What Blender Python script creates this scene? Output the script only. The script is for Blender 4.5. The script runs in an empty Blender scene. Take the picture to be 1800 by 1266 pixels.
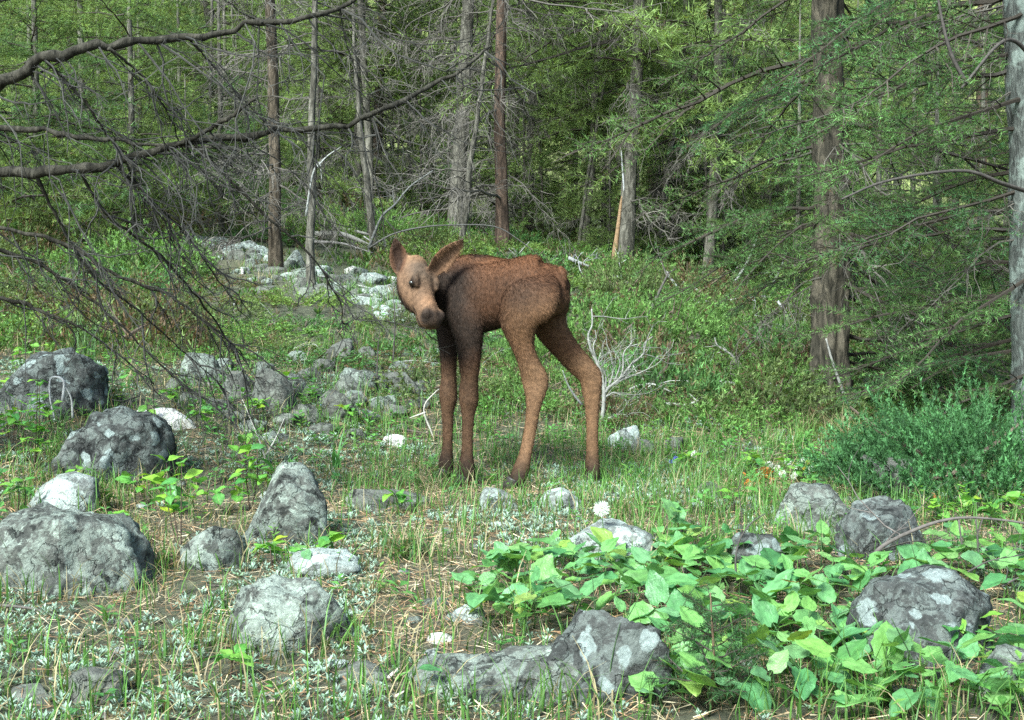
import bpy, bmesh, math, random
import numpy as np
from mathutils import Vector, Matrix

# ------------------------------------------------------------------ camera, world, sun, exposure
sc = bpy.context.scene
FPX = 2228.0                       # focal length in photo pixels (photo is 1800 x 1266)
CAMZ = 0.84
PITCH = math.atan((633 - 480) / FPX)
cam_d = bpy.data.cameras.new('camera'); cam = bpy.data.objects.new('camera', cam_d)
sc.collection.objects.link(cam); sc.camera = cam
cam.location = (0, 0, CAMZ); cam.rotation_euler = (math.pi / 2 - PITCH, 0, 0)
cam_d.sensor_width = 36; cam_d.lens = 36 * FPX / 1800
cam_d.clip_start = 0.05; cam_d.clip_end = 600

SUN_EL, SUN_AZ = math.radians(44), math.radians(212)     # azimuth clockwise from +Y
w = bpy.data.worlds.new('World'); sc.world = w; w.use_nodes = True
nt = w.node_tree; bg = nt.nodes['Background']
sky = nt.nodes.new('ShaderNodeTexSky'); sky.sky_type = 'NISHITA'; sky.sun_disc = False
sky.sun_elevation = SUN_EL; sky.sun_rotation = SUN_AZ; sky.dust_density = 4.0; sky.air_density = 1.0
nt.links.new(sky.outputs[0], bg.inputs[0]); bg.inputs[1].default_value = 0.085
sd = bpy.data.lights.new('sun', 'SUN'); sun = bpy.data.objects.new('sun', sd); sc.collection.objects.link(sun)
sd.energy = 3.1; sd.angle = math.radians(17); sd.color = (1.0, 0.95, 0.86)
sdir = Vector((math.sin(SUN_AZ) * math.cos(SUN_EL), math.cos(SUN_AZ) * math.cos(SUN_EL), math.sin(SUN_EL)))
sun.rotation_euler = sdir.to_track_quat('Z', 'Y').to_euler(); sun.location = sdir * 30
sc.view_settings.view_transform = 'Standard'; sc.view_settings.look = 'None'
sc.view_settings.gamma = 1; sc.view_settings.use_curve_mapping = False
sc.view_settings.exposure = 1.8
sc.view_settings.use_white_balance = True; sc.view_settings.white_balance_temperature = 5550; sc.view_settings.white_balance_tint = -6
sc.cycles.use_denoising = False
sc.cycles.max_bounces = 6; sc.cycles.diffuse_bounces = 3; sc.cycles.glossy_bounces = 1
sc.cycles.transmission_bounces = 2; sc.cycles.transparent_max_bounces = 4
sc.cycles.sample_clamp_indirect = 4.0
sc.cycles.use_adaptive_sampling = False

# ------------------------------------------------------------------ helpers: pixels, noise, meshes
COL = sc.collection
_cp, _sp = math.cos(PITCH), math.sin(PITCH)
def P(px, py, depth):
    """the point seen at photo pixel (px, py) at distance depth along +Y"""
    u = (px - 900) / FPX; v = (633 - py) / FPX
    d = np.array([u, _cp + v * _sp, -_sp + v * _cp])
    return np.array([0, 0, CAMZ]) + d * (depth / d[1])
def proj(p):
    p = np.asarray(p, float); q = p - np.array([0, 0, CAMZ])
    f = q[..., 1] * _cp - q[..., 2] * _sp; f = np.where(f < .01, .01, f)
    up = q[..., 1] * _sp + q[..., 2] * _cp
    return 900 + FPX * q[..., 0] / f, 633 - FPX * up / f
def norm(a):
    a = np.asarray(a, float); return a / (np.linalg.norm(a, axis=-1, keepdims=True) + 1e-9)
def _h(i, j, k, s):
    n = (i * 374761393 + j * 668265263 + k * 1103515245 + s * 974711 + 12345) & 0xffffffff
    n = ((n ^ (n >> 13)) * 1274126177) & 0xffffffff
    n = ((n ^ (n >> 15)) * 668265263) & 0xffffffff
    return ((n ^ (n >> 16)) & 0xffff) / 65535.0
def noise3(p, s=0):
    p = np.asarray(p, float); f = np.floor(p).astype(np.int64); t = p - f; t = t * t * (3 - 2 * t)
    r = 0
    for a in (0, 1):
        for b in (0, 1):
            for c in (0, 1):
                wgt = (t[..., 0] if a else 1 - t[..., 0]) * (t[..., 1] if b else 1 - t[..., 1]) * (t[..., 2] if c else 1 - t[..., 2])
                r = r + wgt * _h(f[..., 0] + a, f[..., 1] + b, f[..., 2] + c, s)
    return r * 2 - 1
def fbm(p, s=0, o=3):
    p = np.asarray(p, float); r = 0; a = 1; tot = 0
    for i in range(o):
        r = r + a * noise3(p * 2 ** i, s + i * 7); tot += a; a *= .5
    return r / tot
def noise2(x, y, s=0, o=2):
    return fbm(np.stack([x, y, np.zeros_like(x) + .37], -1), s, o)

class MB:
    def __init__(self): self.V, self.F, self.C, self.n = [], [], [], 0
    def add(self, V, F, C):
        V = np.asarray(V, float).reshape(-1, 3); F = np.asarray(F, np.int64).reshape(-1, 3)
        C = np.asarray(C, float)
        if C.ndim == 1: C = np.broadcast_to(C, (len(V), 3))
        self.V.append(V); self.F.append(F + self.n); self.C.append(C); self.n += len(V); return self
    def arr(self):
        if not self.V: return np.zeros((0, 3)), np.zeros((0, 3), np.int64), np.zeros((0, 3))
        return np.concatenate(self.V), np.concatenate(self.F), np.concatenate(self.C)
    def mesh(self, name, mat, smooth=False, off=None):
        V, F, C = self.arr()
        if off is not None: V = V - np.asarray(off)
        return mk_mesh(name, V, F, C, mat, smooth)
def mk_mesh(name, V, F, C, mat, smooth=False):
    me = bpy.data.meshes.new(name)
    nv, nf = len(V), len(F)
    me.vertices.add(nv); me.vertices.foreach_set('co', np.ascontiguousarray(V, np.float32).ravel())
    me.loops.add(nf * 3); me.loops.foreach_set('vertex_index', np.ascontiguousarray(F, np.int32).ravel())
    me.polygons.add(nf); me.polygons.foreach_set('loop_start', np.arange(0, nf * 3, 3, dtype=np.int32))
    me.polygons.foreach_set('use_smooth', np.full(nf, smooth, dtype=bool))
    at = me.color_attributes.new('Col', 'FLOAT_COLOR', 'POINT')
    c4 = np.ones((nv, 4), np.float32); c4[:, :3] = np.clip(C, 0, 1); at.data.foreach_set('color', c4.ravel())
    me.materials.append(mat); me.update(); me.validate()
    return me
def obj(name, me, parent=None, loc=(0, 0, 0), rot=None, scale=None):
    o = bpy.data.objects.new(name, me); COL.objects.link(o)
    o.location = tuple(float(v) for v in loc)
    if rot is not None: o.rotation_euler = tuple(float(v) for v in rot)
    if scale is not None: o.scale = (scale,) * 3 if np.isscalar(scale) else tuple(scale)
    if parent is not None: o.parent = parent
    return o
def tag(o, label, cat, group=None, kind=None):
    o['label'] = label; o['category'] = cat
    if group: o['group'] = group
    if kind: o['kind'] = kind
    return o
def thing(name, loc, label, cat, group=None):
    return tag(obj(name, None, None, loc), label, cat, group)

def tube(pts, rad, k=6, col=(.1, .08, .06), cap=True, ridge=0, seed=0):
    pts = np.asarray(pts, float); n = len(pts); rad = np.broadcast_to(np.asarray(rad, float), (n,))
    t = np.gradient(pts, axis=0); t = norm(t)
    ref = np.array([0.3, 0.2, 1.0]) if abs(norm(pts[-1] - pts[0])[2]) < .8 else np.array([1.0, .2, 0])
    u = norm(np.cross(t, ref)); v = np.cross(t, u)
    a = np.arange(k) * 2 * math.pi / k
    ring = u[:, None] * np.cos(a)[None, :, None] + v[:, None] * np.sin(a)[None, :, None]
    rr = rad[:, None] * np.ones((n, k))
    if ridge:
        cp = pts[:, None] + ring * rad[:, None, None]
        rr = rr * (1 + ridge * (noise3(np.stack([cp[..., 0] * 28, cp[..., 1] * 28, cp[..., 2] * 5], -1), seed) + .5 * noise3(cp * 9, seed + 3)))
    V = (pts[:, None] + ring * rr[..., None]).reshape(-1, 3)
    i = np.arange(n - 1)[:, None] * k; j = np.arange(k)[None]; jn = (j + 1) % k
    A = (i + j).ravel(); B = (i + jn).ravel(); C_ = (i + k + jn).ravel(); D = (i + k + j).ravel()
    F = np.concatenate([np.stack([A, B, C_], 1), np.stack([A, C_, D], 1)])
    if cap:
        V = np.concatenate([V, pts[:1], pts[-1:]]); c0, c1 = n * k, n * k + 1
        jj = np.arange(k); F = np.concatenate([F, np.stack([jj, np.full(k, c0), (jj + 1) % k], 1),
                                               np.stack([(n - 1) * k + jj, (n - 1) * k + (jj + 1) % k, np.full(k, c1)], 1)])
    return V, F, np.broadcast_to(np.asarray(col, float), (len(V), 3))
def spline(pts, n=24):
    """Catmull-Rom through the points"""
    p = np.asarray(pts, float); m = len(p)
    if m < 3: return np.array([p[0] + (p[-1] - p[0]) * s for s in np.linspace(0, 1, n)])
    q = np.concatenate([[2 * p[0] - p[1]], p, [2 * p[-1] - p[-2]]])
    T = np.linspace(0, m - 1 - 1e-6, n); i = T.astype(int); f = (T - i)[:, None]
    a, b, c, d = q[i], q[i + 1], q[i + 2], q[i + 3]
    return .5 * (2 * b + (c - a) * f + (2 * a - 5 * b + 4 * c - d) * f ** 2 + (3 * b - a - 3 * c + d) * f ** 3)
def needles(p, t, ln, wd, rng, fwd=.6, upb=.25, jit=.35):
    """thin triangles growing from points p on twigs running along t"""
    n = len(p); r = rng.normal(size=(n, 3)); r = norm(r - t * np.sum(r * t, 1, keepdims=True))
    d = norm(t * fwd + r + np.array([0, 0, upb])); l = ln * rng.uniform(1 - jit, 1 + jit, (n, 1))
    wv = norm(np.cross(d, rng.normal(size=(n, 3)))) * (wd / 2)
    V = np.stack([p - wv, p + wv, p + d * l], 1).reshape(-1, 3)
    F = np.arange(3 * n).reshape(-1, 3)
    return V, F
def merge(templates, idx, M3, T, cmul=None):
    """copies of template meshes (V,F,C) under 3x3 matrices M3 and offsets T, joined"""
    Vs, Fs, Cs, n = [], [], [], 0
    for k, (V, F, C) in enumerate(templates):
        s = np.nonzero(idx == k)[0]
        if not len(s): continue
        W = np.einsum('nij,vj->nvi', M3[s], V) + T[s][:, None]
        Vs.append(W.reshape(-1, 3)); m = len(V)
        Fs.append((F[None] + (np.arange(len(s)) * m)[:, None, None]).reshape(-1, 3) + n)
        cc = np.broadcast_to(C[None], (len(s), m, 3))
        if cmul is not None: cc = cc * cmul[s][:, None]
        Cs.append(cc.reshape(-1, 3)); n += len(s) * m
    return np.concatenate(Vs), np.concatenate(Fs), np.concatenate(Cs)
def rotz(a):
    c, s = np.cos(a), np.sin(a); z = np.zeros_like(a); o = np.ones_like(a)
    return np.stack([np.stack([c, -s, z], -1), np.stack([s, c, z], -1), np.stack([z, z, o], -1)], -2)
def rotx(a):
    c, s = np.cos(a), np.sin(a); z = np.zeros_like(a); o = np.ones_like(a)
    return np.stack([np.stack([o, z, z], -1), np.stack([z, c, -s], -1), np.stack([z, s, c], -1)], -2)
def roty(a):
    c, s = np.cos(a), np.sin(a); z = np.zeros_like(a); o = np.ones_like(a)
    return np.stack([np.stack([c, z, s], -1), np.stack([z, o, z], -1), np.stack([-s, z, c], -1)], -2)

# ------------------------------------------------------------------ materials
def new_mat(name):
    m = bpy.data.materials.new(name); m.use_nodes = True
    t = m.node_tree; b = t.nodes['Principled BSDF']; return m, t, b
def N(t, typ, **kw):
    n = t.nodes.new(typ)
    for k, v in kw.items(): setattr(n, k, v)
    return n
def ramp(t, stops):
    r = N(t, 'ShaderNodeValToRGB'); e = r.color_ramp.elements
    while len(e) < len(stops): e.new(.5)
    for q, (p, c) in zip(e, stops): q.position = p; q.color = (*c, 1) if len(c) == 3 else c
    return r
def mixc(t, a, b, fac, mode='MIX'):
    m = N(t, 'ShaderNodeMix', data_type='RGBA', blend_type=mode)
    for s, v in ((m.inputs['Factor'], fac), (m.inputs['A'], a), (m.inputs['B'], b)):
        if hasattr(v, 'is_output'): t.links.new(v, s)
        elif isinstance(v, (int, float)): s.default_value = v
        else: s.default_value = (*v, 1)
    return m.outputs['Result']
def leaf_mat(name, rough=.55, trans=.35, spec=.3, vary=.25, vscale=6.0, objrand=False):
    m, t, b = new_mat(name)
    at = N(t, 'ShaderNodeAttribute', attribute_name='Col')
    geo = N(t, 'ShaderNodeTexCoord'); ns = N(t, 'ShaderNodeTexNoise'); ns.inputs['Scale'].default_value = vscale
    t.links.new(geo.outputs['Object'], ns.inputs['Vector'])
    r = ramp(t, [(.3, (1 - vary,) * 3), (.7, (1 + vary,) * 3)]); t.links.new(ns.outputs['Fac'], r.inputs['Fac'])
    c = mixc(t, at.outputs['Color'], r.outputs['Color'], 1.0, 'MULTIPLY')
    if objrand:
        oi = N(t, 'ShaderNodeObjectInfo'); ro = ramp(t, [(.0, (.62, .72, .70)), (.35, (1.0, 1.0, 1.15)), (.7, (1.12, 1.05, .85)), (.93, (1.25, 1.12, .9)), (1.0, (1.7, 1.1, .6))]); t.links.new(oi.outputs['Random'], ro.inputs['Fac'])
        c = mixc(t, c, ro.outputs['Color'], 1.0, 'MULTIPLY')
        n5 = N(t, 'ShaderNodeTexNoise'); n5.inputs['Scale'].default_value = 120; n5.inputs['Detail'].default_value = 4; t.links.new(geo.outputs['Object'], n5.inputs['Vector'])
        bp = N(t, 'ShaderNodeBump'); bp.inputs['Strength'].default_value = .5; bp.inputs['Distance'].default_value = .004; t.links.new(n5.outputs['Fac'], bp.inputs['Height']); t.links.new(bp.outputs[0], b.inputs['Normal'])
    t.links.new(c, b.inputs['Base Color']); b.inputs['Roughness'].default_value = rough
    b.inputs['Specular IOR Level'].default_value = spec
    if trans:
        tr = N(t, 'ShaderNodeBsdfTranslucent'); t.links.new(mixc(t, c, (1.25, 1.2, .55), 1.0, 'MULTIPLY'), tr.inputs['Color'])
        ms = N(t, 'ShaderNodeMixShader'); ms.inputs[0].default_value = trans
        t.links.new(b.outputs[0], ms.inputs[1]); t.links.new(tr.outputs[0], ms.inputs[2])
        t.links.new(ms.outputs[0], t.nodes['Material Output'].inputs['Surface'])
    return m
def bark_mat(name, c0, c1, c2, scale=1.0, lichen=0.0):
    m, t, b = new_mat(name)
    tc = N(t, 'ShaderNodeTexCoord'); mp = N(t, 'ShaderNodeMapping'); mp.inputs['Scale'].default_value = (34 * scale, 34 * scale, 9 * scale)
    t.links.new(tc.outputs['Object'], mp.inputs['Vector'])
    n1 = N(t, 'ShaderNodeTexNoise'); n1.inputs['Scale'].default_value = 1.0; n1.inputs['Detail'].default_value = 6; n1.inputs['Roughness'].default_value = .65
    n1.inputs['Distortion'].default_value = .6
    t.links.new(mp.outputs[0], n1.inputs['Vector'])
    r = ramp(t, [(.33, c0), (.5, c1), (.68, c2)]); t.links.new(n1.outputs['Fac'], r.inputs['Fac'])
    col = r.outputs['Color']
    if lichen:
        n2 = N(t, 'ShaderNodeTexNoise'); n2.inputs['Scale'].default_value = 14; n2.inputs['Detail'].default_value = 4
        t.links.new(tc.outputs['Object'], n2.inputs['Vector'])
        r2 = ramp(t, [(.5, (0, 0, 0)), (.6, (lichen,) * 3)]); t.links.new(n2.outputs['Fac'], r2.inputs['Fac'])
        col = mixc(t, col, (.27, .31, .28), r2.outputs['Color'])
    at = N(t, 'ShaderNodeAttribute', attribute_name='Col')
    col = mixc(t, col, at.outputs['Color'], 1.0, 'MULTIPLY')
    t.links.new(col, b.inputs['Base Color']); b.inputs['Roughness'].default_value = .9
    b.inputs['Specular IOR Level'].default_value = .15
    bp = N(t, 'ShaderNodeBump'); bp.inputs['Strength'].default_value = .9; bp.inputs['Distance'].default_value = .02
    t.links.new(n1.outputs['Fac'], bp.inputs['Height']); t.links.new(bp.outputs[0], b.inputs['Normal'])
    return m
def rock_mat(name, base, dark, lichen, amt, spots=.0):
    m, t, b = new_mat(name)
    tc = N(t, 'ShaderNodeTexCoord'); oi = N(t, 'ShaderNodeObjectInfo')
    ad = N(t, 'ShaderNodeVectorMath', operation='ADD'); sc_ = N(t, 'ShaderNodeVectorMath', operation='SCALE')
    cmb = N(t, 'ShaderNodeCombineXYZ')
    for i in range(3): t.links.new(oi.outputs['Random'], cmb.inputs[i])
    t.links.new(cmb.outputs[0], sc_.inputs[0]); sc_.inputs['Scale'].default_value = 37.0
    t.links.new(tc.outputs['Object'], ad.inputs[0]); t.links.new(sc_.outputs[0], ad.inputs[1])
    vec = ad.outputs[0]
    def nz(s, d=5, rg=.6, dist=0):
        n = N(t, 'ShaderNodeTexNoise'); n.inputs['Scale'].default_value = s; n.inputs['Detail'].default_value = d
        n.inputs['Roughness'].default_value = rg; n.inputs['Distortion'].default_value = dist
        t.links.new(vec, n.inputs['Vector']); return n.outputs['Fac']
    f = nz(9, 7, .65); r = ramp(t, [(.3, dark), (.5, base), (.72, tuple(min(1, c * 1.6) for c in base))]); t.links.new(f, r.inputs['Fac'])
    col = r.outputs['Color']
    g = nz(6.5, 8, .72, .5); rl = ramp(t, [(.62 - amt * .2, (0, 0, 0)), (.66 - amt * .2, (1, 1, 1))]); t.links.new(g, rl.inputs['Fac'])
    col = mixc(t, col, lichen, rl.outputs['Color'])
    g3 = nz(24, 8, .75, .6); r3 = ramp(t, [(.50 - amt * .04, (0, 0, 0)), (.56 - amt * .04, (.8, .8, .8))]); t.links.new(g3, r3.inputs['Fac'])
    col = mixc(t, col, tuple(c * .72 for c in lichen), r3.outputs['Color'])
    g2 = nz(17, 6, .7, .3); rd = ramp(t, [(.56, (0, 0, 0)), (.62, (.85, .85, .85))]); t.links.new(g2, rd.inputs['Fac'])
    col = mixc(t, col, tuple(c * .45 for c in dark), rd.outputs['Color'])
    if spots:
        vo = N(t, 'ShaderNodeTexVoronoi'); vo.inputs['Scale'].default_value = 11
        dn = N(t, 'ShaderNodeTexNoise'); dn.inputs['Scale'].default_value = 16; dn.inputs['Detail'].default_value = 3; t.links.new(vec, dn.inputs['Vector'])
        dm = N(t, 'ShaderNodeVectorMath', operation='MULTIPLY_ADD'); t.links.new(dn.outputs['Color'], dm.inputs[0]); dm.inputs[1].default_value = (.10, .10, .10); t.links.new(vec, dm.inputs[2]); t.links.new(dm.outputs[0], vo.inputs['Vector'])
        nd = nz(30, 4); sm = N(t, 'ShaderNodeMath', operation='MULTIPLY_ADD'); t.links.new(nd, sm.inputs[0]); sm.inputs[1].default_value = .35
        t.links.new(vo.outputs['Distance'], sm.inputs[2])
        rs = ramp(t, [(.36 + spots * .1, (1, 1, 1)), (.41 + spots * .1, (0, 0, 0))]); t.links.new(sm.outputs[0], rs.inputs['Fac'])
        col = mixc(t, col, (.215, .24, .23), rs.outputs['Color'])
    vc = N(t, 'ShaderNodeTexVoronoi', feature='DISTANCE_TO_EDGE'); vc.inputs['Scale'].default_value = 3.6
    cdn = N(t, 'ShaderNodeTexNoise'); cdn.inputs['Scale'].default_value = 9; cdn.inputs['Detail'].default_value = 5; t.links.new(vec, cdn.inputs['Vector'])
    cdm = N(t, 'ShaderNodeVectorMath', operation='MULTIPLY_ADD'); t.links.new(cdn.outputs['Color'], cdm.inputs[0]); cdm.inputs[1].default_value = (.55, .55, .55); t.links.new(vec, cdm.inputs[2]); t.links.new(cdm.outputs[0], vc.inputs['Vector'])
    rc = ramp(t, [(.0, (.35, .35, .35)), (.02, (1, 1, 1))]); t.links.new(vc.outputs['Distance'], rc.inputs['Fac'])
    col = mixc(t, col, rc.outputs['Color'], .4, 'MULTIPLY')
    fine = nz(90, 3, .7); rf = ramp(t, [(.3, (.72,) * 3), (.7, (1.25,) * 3)]); t.links.new(fine, rf.inputs['Fac'])
    col = mixc(t, col, rf.outputs['Color'], 1.0, 'MULTIPLY')
    t.links.new(col, b.inputs['Base Color']); b.inputs['Roughness'].default_value = .92; b.inputs['Specular IOR Level'].default_value = .2
    bp = N(t, 'ShaderNodeBump'); bp.inputs['Strength'].default_value = .8; bp.inputs['Distance'].default_value = .02
    hm = N(t, 'ShaderNodeMath', operation='ADD'); t.links.new(nz(38, 8, .7), hm.inputs[0]); t.links.new(rc.outputs['Color'], hm.inputs[1])
    t.links.new(hm.outputs[0], bp.inputs['Height']); t.links.new(bp.outputs[0], b.inputs['Normal'])
    return m
def plain_mat(name, rough=.8, spec=.2):
    m, t, b = new_mat(name); at = N(t, 'ShaderNodeAttribute', attribute_name='Col')
    tc = N(t, 'ShaderNodeTexCoord'); ns = N(t, 'ShaderNodeTexNoise'); ns.inputs['Scale'].default_value = 60; ns.inputs['Detail'].default_value = 4
    t.links.new(tc.outputs['Object'], ns.inputs['Vector']); r = ramp(t, [(.3, (.7,) * 3), (.7, (1.25,) * 3)]); t.links.new(ns.outputs['Fac'], r.inputs['Fac'])
    t.links.new(mixc(t, at.outputs['Color'], r.outputs['Color'], 1.0, 'MULTIPLY'), b.inputs['Base Color'])
    b.inputs['Roughness'].default_value = rough; b.inputs['Specular IOR Level'].default_value = spec
    return m
M_needle = leaf_mat('conifer_needles', .6, .42, .25, .3, 1.5)
M_leaf = leaf_mat('broad_leaf', .40, .35, .5, .22, 30, True)
M_grass = leaf_mat('grass_blade', .5, .35, .3, .2, 8)
M_silver = leaf_mat('woolly_leaf', .85, .15, .15, .15, 20)
M_litter = plain_mat('dry_litter', .85)
M_twig = plain_mat('dead_wood', .85, .15)
M_fur = plain_mat('fur', .75, .2)
M_wet = plain_mat('wet_dark', .15, .6)
M_hoof = plain_mat('hoof_horn', .45, .4)
M_bark = bark_mat('bark_grey_brown', (.03, .027, .022), (.10, .09, .074), (.21, .19, .16))
M_bark_red = bark_mat('bark_reddish', (.028, .020, .015), (.085, .058, .044), (.18, .12, .088))
M_bark_big = bark_mat('bark_furrowed', (.014, .013, .010), (.055, .047, .036), (.15, .125, .095), .8)
M_bark_lichen = bark_mat('bark_lichen_grey', (.035, .035, .033), (.085, .088, .082), (.17, .178, .165), 1.1, .55)
M_rock = rock_mat('rock_grey_lichen', (.088, .088, .078), (.028, .028, .026), (.27, .295, .255), .45)
M_rock_dark = rock_mat('rock_dark_spotted', (.058, .058, .055), (.022, .022, .022), (.18, .195, .18), .28, .55)
M_rock_pale = rock_mat('rock_pale_crusted', (.16, .163, .15), (.055, .055, .055), (.38, .41, .38), .7)
M_rock_mid = rock_mat('rock_mid_grey', (.098, .094, .083), (.034, .032, .028), (.19, .195, .165), .4)  # plain mid-grey stone, between the dark and pale rocks
M_quartz = rock_mat('rock_white_quartz', (.55, .50, .47), (.33, .30, .28), (.68, .64, .60), .8)

# ------------------------------------------------------------------ terrain
CTRL_PX = [(905, 859, 4.88), (1040, 850, 5.05), (820, 856, 5.09), (783, 840, 5.25),
    (170, 850, 4.6), (60, 735, 5.4), (300, 742, 5.5), (450, 700, 6.1), (590, 660, 6.9), (700, 690, 6.6), (850, 620, 7.8),
    (700, 600, 8.2), (150, 560, 8.2), (480, 476, 11), (545, 508, 9.8), (300, 420, 12.5), (0, 430, 12), (640, 478, 11.5),
    (790, 425, 14), (885, 440, 13), (560, 410, 14), (1100, 470, 14), (1245, 510, 14), (1360, 505, 17), (1460, 727, 7.5),
    (1460, 860, 4.95), (1700, 830, 5.5), (1650, 610, 10), (1800, 610, 10), (1200, 650, 8), (1200, 560, 10.5), (1050, 610, 8.4),
    (1000, 765, 6.2), (1250, 790, 5.9), (650, 830, 5.3), (950, 520, 10.5), (1420, 600, 10.5)]
CTRL_W = [(-1.5, 2, .02), (0, 2, 0), (1.5, 2, 0), (-2, -3, 0), (2, -3, 0), (0, -10, 0), (-6, 3, .35), (6, 3, -.15), (-10, 10, 1.4), (9, 9, -.05),
    (-15, 20, 2.3), (0, 20, 1.45), (12, 20, .7), (0, 35, 2.4), (-22, 35, 3.6), (22, 35, 1.5), (0, 60, 4.2), (40, 60, 4), (-40, 60, 5.5),
    (-40, 10, 3), (40, 10, .2), (-1.2, 3.4, .02), (1.3, 3.4, 0), (0, 3.6, 0), (-60, 100, 8), (60, 100, 7)]
_cp3 = np.array([P(*c) for c in CTRL_PX] + [list(c) for c in CTRL_W])
def _tps(r2): return np.where(r2 > 1e-12, .5 * r2 * np.log(np.maximum(r2, 1e-12)), 0)
_n = len(_cp3); _xy = _cp3[:, :2]
_K = _tps(((_xy[:, None] - _xy[None]) ** 2).sum(-1)) + np.eye(_n) * .02
_A = np.zeros((_n + 3, _n + 3)); _A[:_n, :_n] = _K; _A[:_n, _n] = 1; _A[:_n, _n + 1:] = _xy; _A[_n:, :_n] = _A[:_n, _n:].T
_wt = np.linalg.solve(_A, np.concatenate([_cp3[:, 2], [0, 0, 0]]))
def height(x, y):
    x = np.asarray(x, float); y = np.asarray(y, float); sh = x.shape; X = x.ravel(); Y = y.ravel()
    out = np.empty(len(X))
    for i in range(0, len(X), 40000):
        a, b = X[i:i + 40000], Y[i:i + 40000]
        r2 = (a[:, None] - _xy[None, :, 0]) ** 2 + (b[:, None] - _xy[None, :, 1]) ** 2
        out[i:i + 40000] = _tps(r2) @ _wt[:_n] + _wt[_n] + a * _wt[_n + 1] + b * _wt[_n + 2]
    near = np.exp(-(((X - .05) / .7) ** 2 + ((Y - 5.05) / .6) ** 2))
    out += .035 * noise2(X * 1.7, Y * 1.7, 5) * (1 - near) + .012 * noise2(X * 7, Y * 7, 9) * (1 - .7 * near)
    hill = np.clip(Y - 40, 0, 75)
    out += hill ** 1.25 * .30 * (1 + .25 * noise2(X * .03, Y * .03, 21))
    return out.reshape(sh)
_gx = np.arange(-17, 17.01, .06); _gy = np.arange(1.2, 26, .06)
_gh = height(*np.meshgrid(_gx, _gy))
def hlook(x, y):
    """the same heights read from a fine table"""
    x = np.asarray(x, float); y = np.asarray(y, float)
    if np.any(np.abs(x) > 16.8) or np.any(y < 1.3) or np.any(y > 25.8): return height(x, y)
    a = (x + 17) / .06; b = (y - 1.2) / .06; i = a.astype(int); j = b.astype(int); a = a - i; b = b - j
    return (_gh[j, i] * (1 - a) + _gh[j, i + 1] * a) * (1 - b) + (_gh[j + 1, i] * (1 - a) + _gh[j + 1, i + 1] * a) * b
def G(px, py):
    """ground point seen at a photo pixel"""
    u = (px - 900) / FPX; v = (633 - py) / FPX; d = np.array([u, _cp + v * _sp, -_sp + v * _cp]); d /= d[1]
    lo, hi = 1.7, 25.0
    for n in (70, 26):
        ds = np.geomspace(lo, hi, n); pts = np.array([0, 0, CAMZ]) + d * ds[:, None]
        h = hlook(pts[:, 0], pts[:, 1]); k = np.nonzero(pts[:, 2] < h)[0]
        i = k[0] if len(k) else n - 1
        lo, hi = ds[max(i - 1, 0)], ds[i]
    return np.array([pts[i, 0], pts[i, 1], h[i]])

def build_ground():
    ys = np.concatenate([np.linspace(-14, 1.4, 14), np.geomspace(1.7, 125, 205)])
    s = np.linspace(-1, 1, 241); s = np.sign(s) * (np.abs(s) * .75 + .25 * np.abs(s) ** 3)
    X = s[None] * (5 + np.abs(ys)[:, None] * 1.15); Y = np.repeat(ys[:, None], len(s), 1)
    Z = height(X, Y); V = np.stack([X, Y, Z], -1).reshape(-1, 3)
    n, k = X.shape; i = np.arange(n - 1)[:, None] * k; j = np.arange(k - 1)[None]
    A = (i + j).ravel(); F = np.concatenate([np.stack([A, A + 1, A + k + 1], 1), np.stack([A, A + k + 1, A + k], 1)])
    m, t, b = new_mat('forest_floor'); tc = N(t, 'ShaderNodeTexCoord')
    at = N(t, 'ShaderNodeAttribute', attribute_name='Col')
    n1 = N(t, 'ShaderNodeTexNoise'); n1.inputs['Scale'].default_value = 22; n1.inputs['Detail'].default_value = 9; n1.inputs['Roughness'].default_value = .75
    t.links.new(tc.outputs['Object'], n1.inputs['Vector'])
    r = ramp(t, [(.28, (.3, .3, .3)), (.5, (.9, .9, .9)), (.75, (1.9, 1.85, 1.75))]); t.links.new(n1.outputs['Fac'], r.inputs['Fac'])
    t.links.new(mixc(t, at.outputs['Color'], r.outputs['Color'], 1.0, 'MULTIPLY'), b.inputs['Base Color']); b.inputs['Roughness'].default_value = .95
    bp = N(t, 'ShaderNodeBump'); bp.inputs['Strength'].default_value = 1; bp.inputs['Distance'].default_value = .03
    t.links.new(n1.outputs['Fac'], bp.inputs['Height']); t.links.new(bp.outputs[0], b.inputs['Normal'])
    # soil and litter near by, far grassy hillside coloured brighter to look sunlit
    q = noise2(V[:, 0] * 1.3, V[:, 1] * 1.3, 31); C = np.array([.088, .088, .052]) * (1 + .4 * q[:, None])
    q2 = np.clip(noise2(V[:, 0] * .9, V[:, 1] * .9, 77) * 2, 0, 1)[:, None]; C = C * (1 - q2 * .6) + np.array([.13, .105, .066]) * q2 * .6
    fy = np.clip((V[:, 1] - 9) / 8, 0, 1)[:, None] * .7; C = C * (1 - fy) + np.array([.075, .09, .042]) * fy
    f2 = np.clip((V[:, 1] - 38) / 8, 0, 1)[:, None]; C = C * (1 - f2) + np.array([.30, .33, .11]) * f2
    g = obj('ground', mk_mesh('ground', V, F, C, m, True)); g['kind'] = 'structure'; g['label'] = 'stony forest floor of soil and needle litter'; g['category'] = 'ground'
build_ground()

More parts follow.
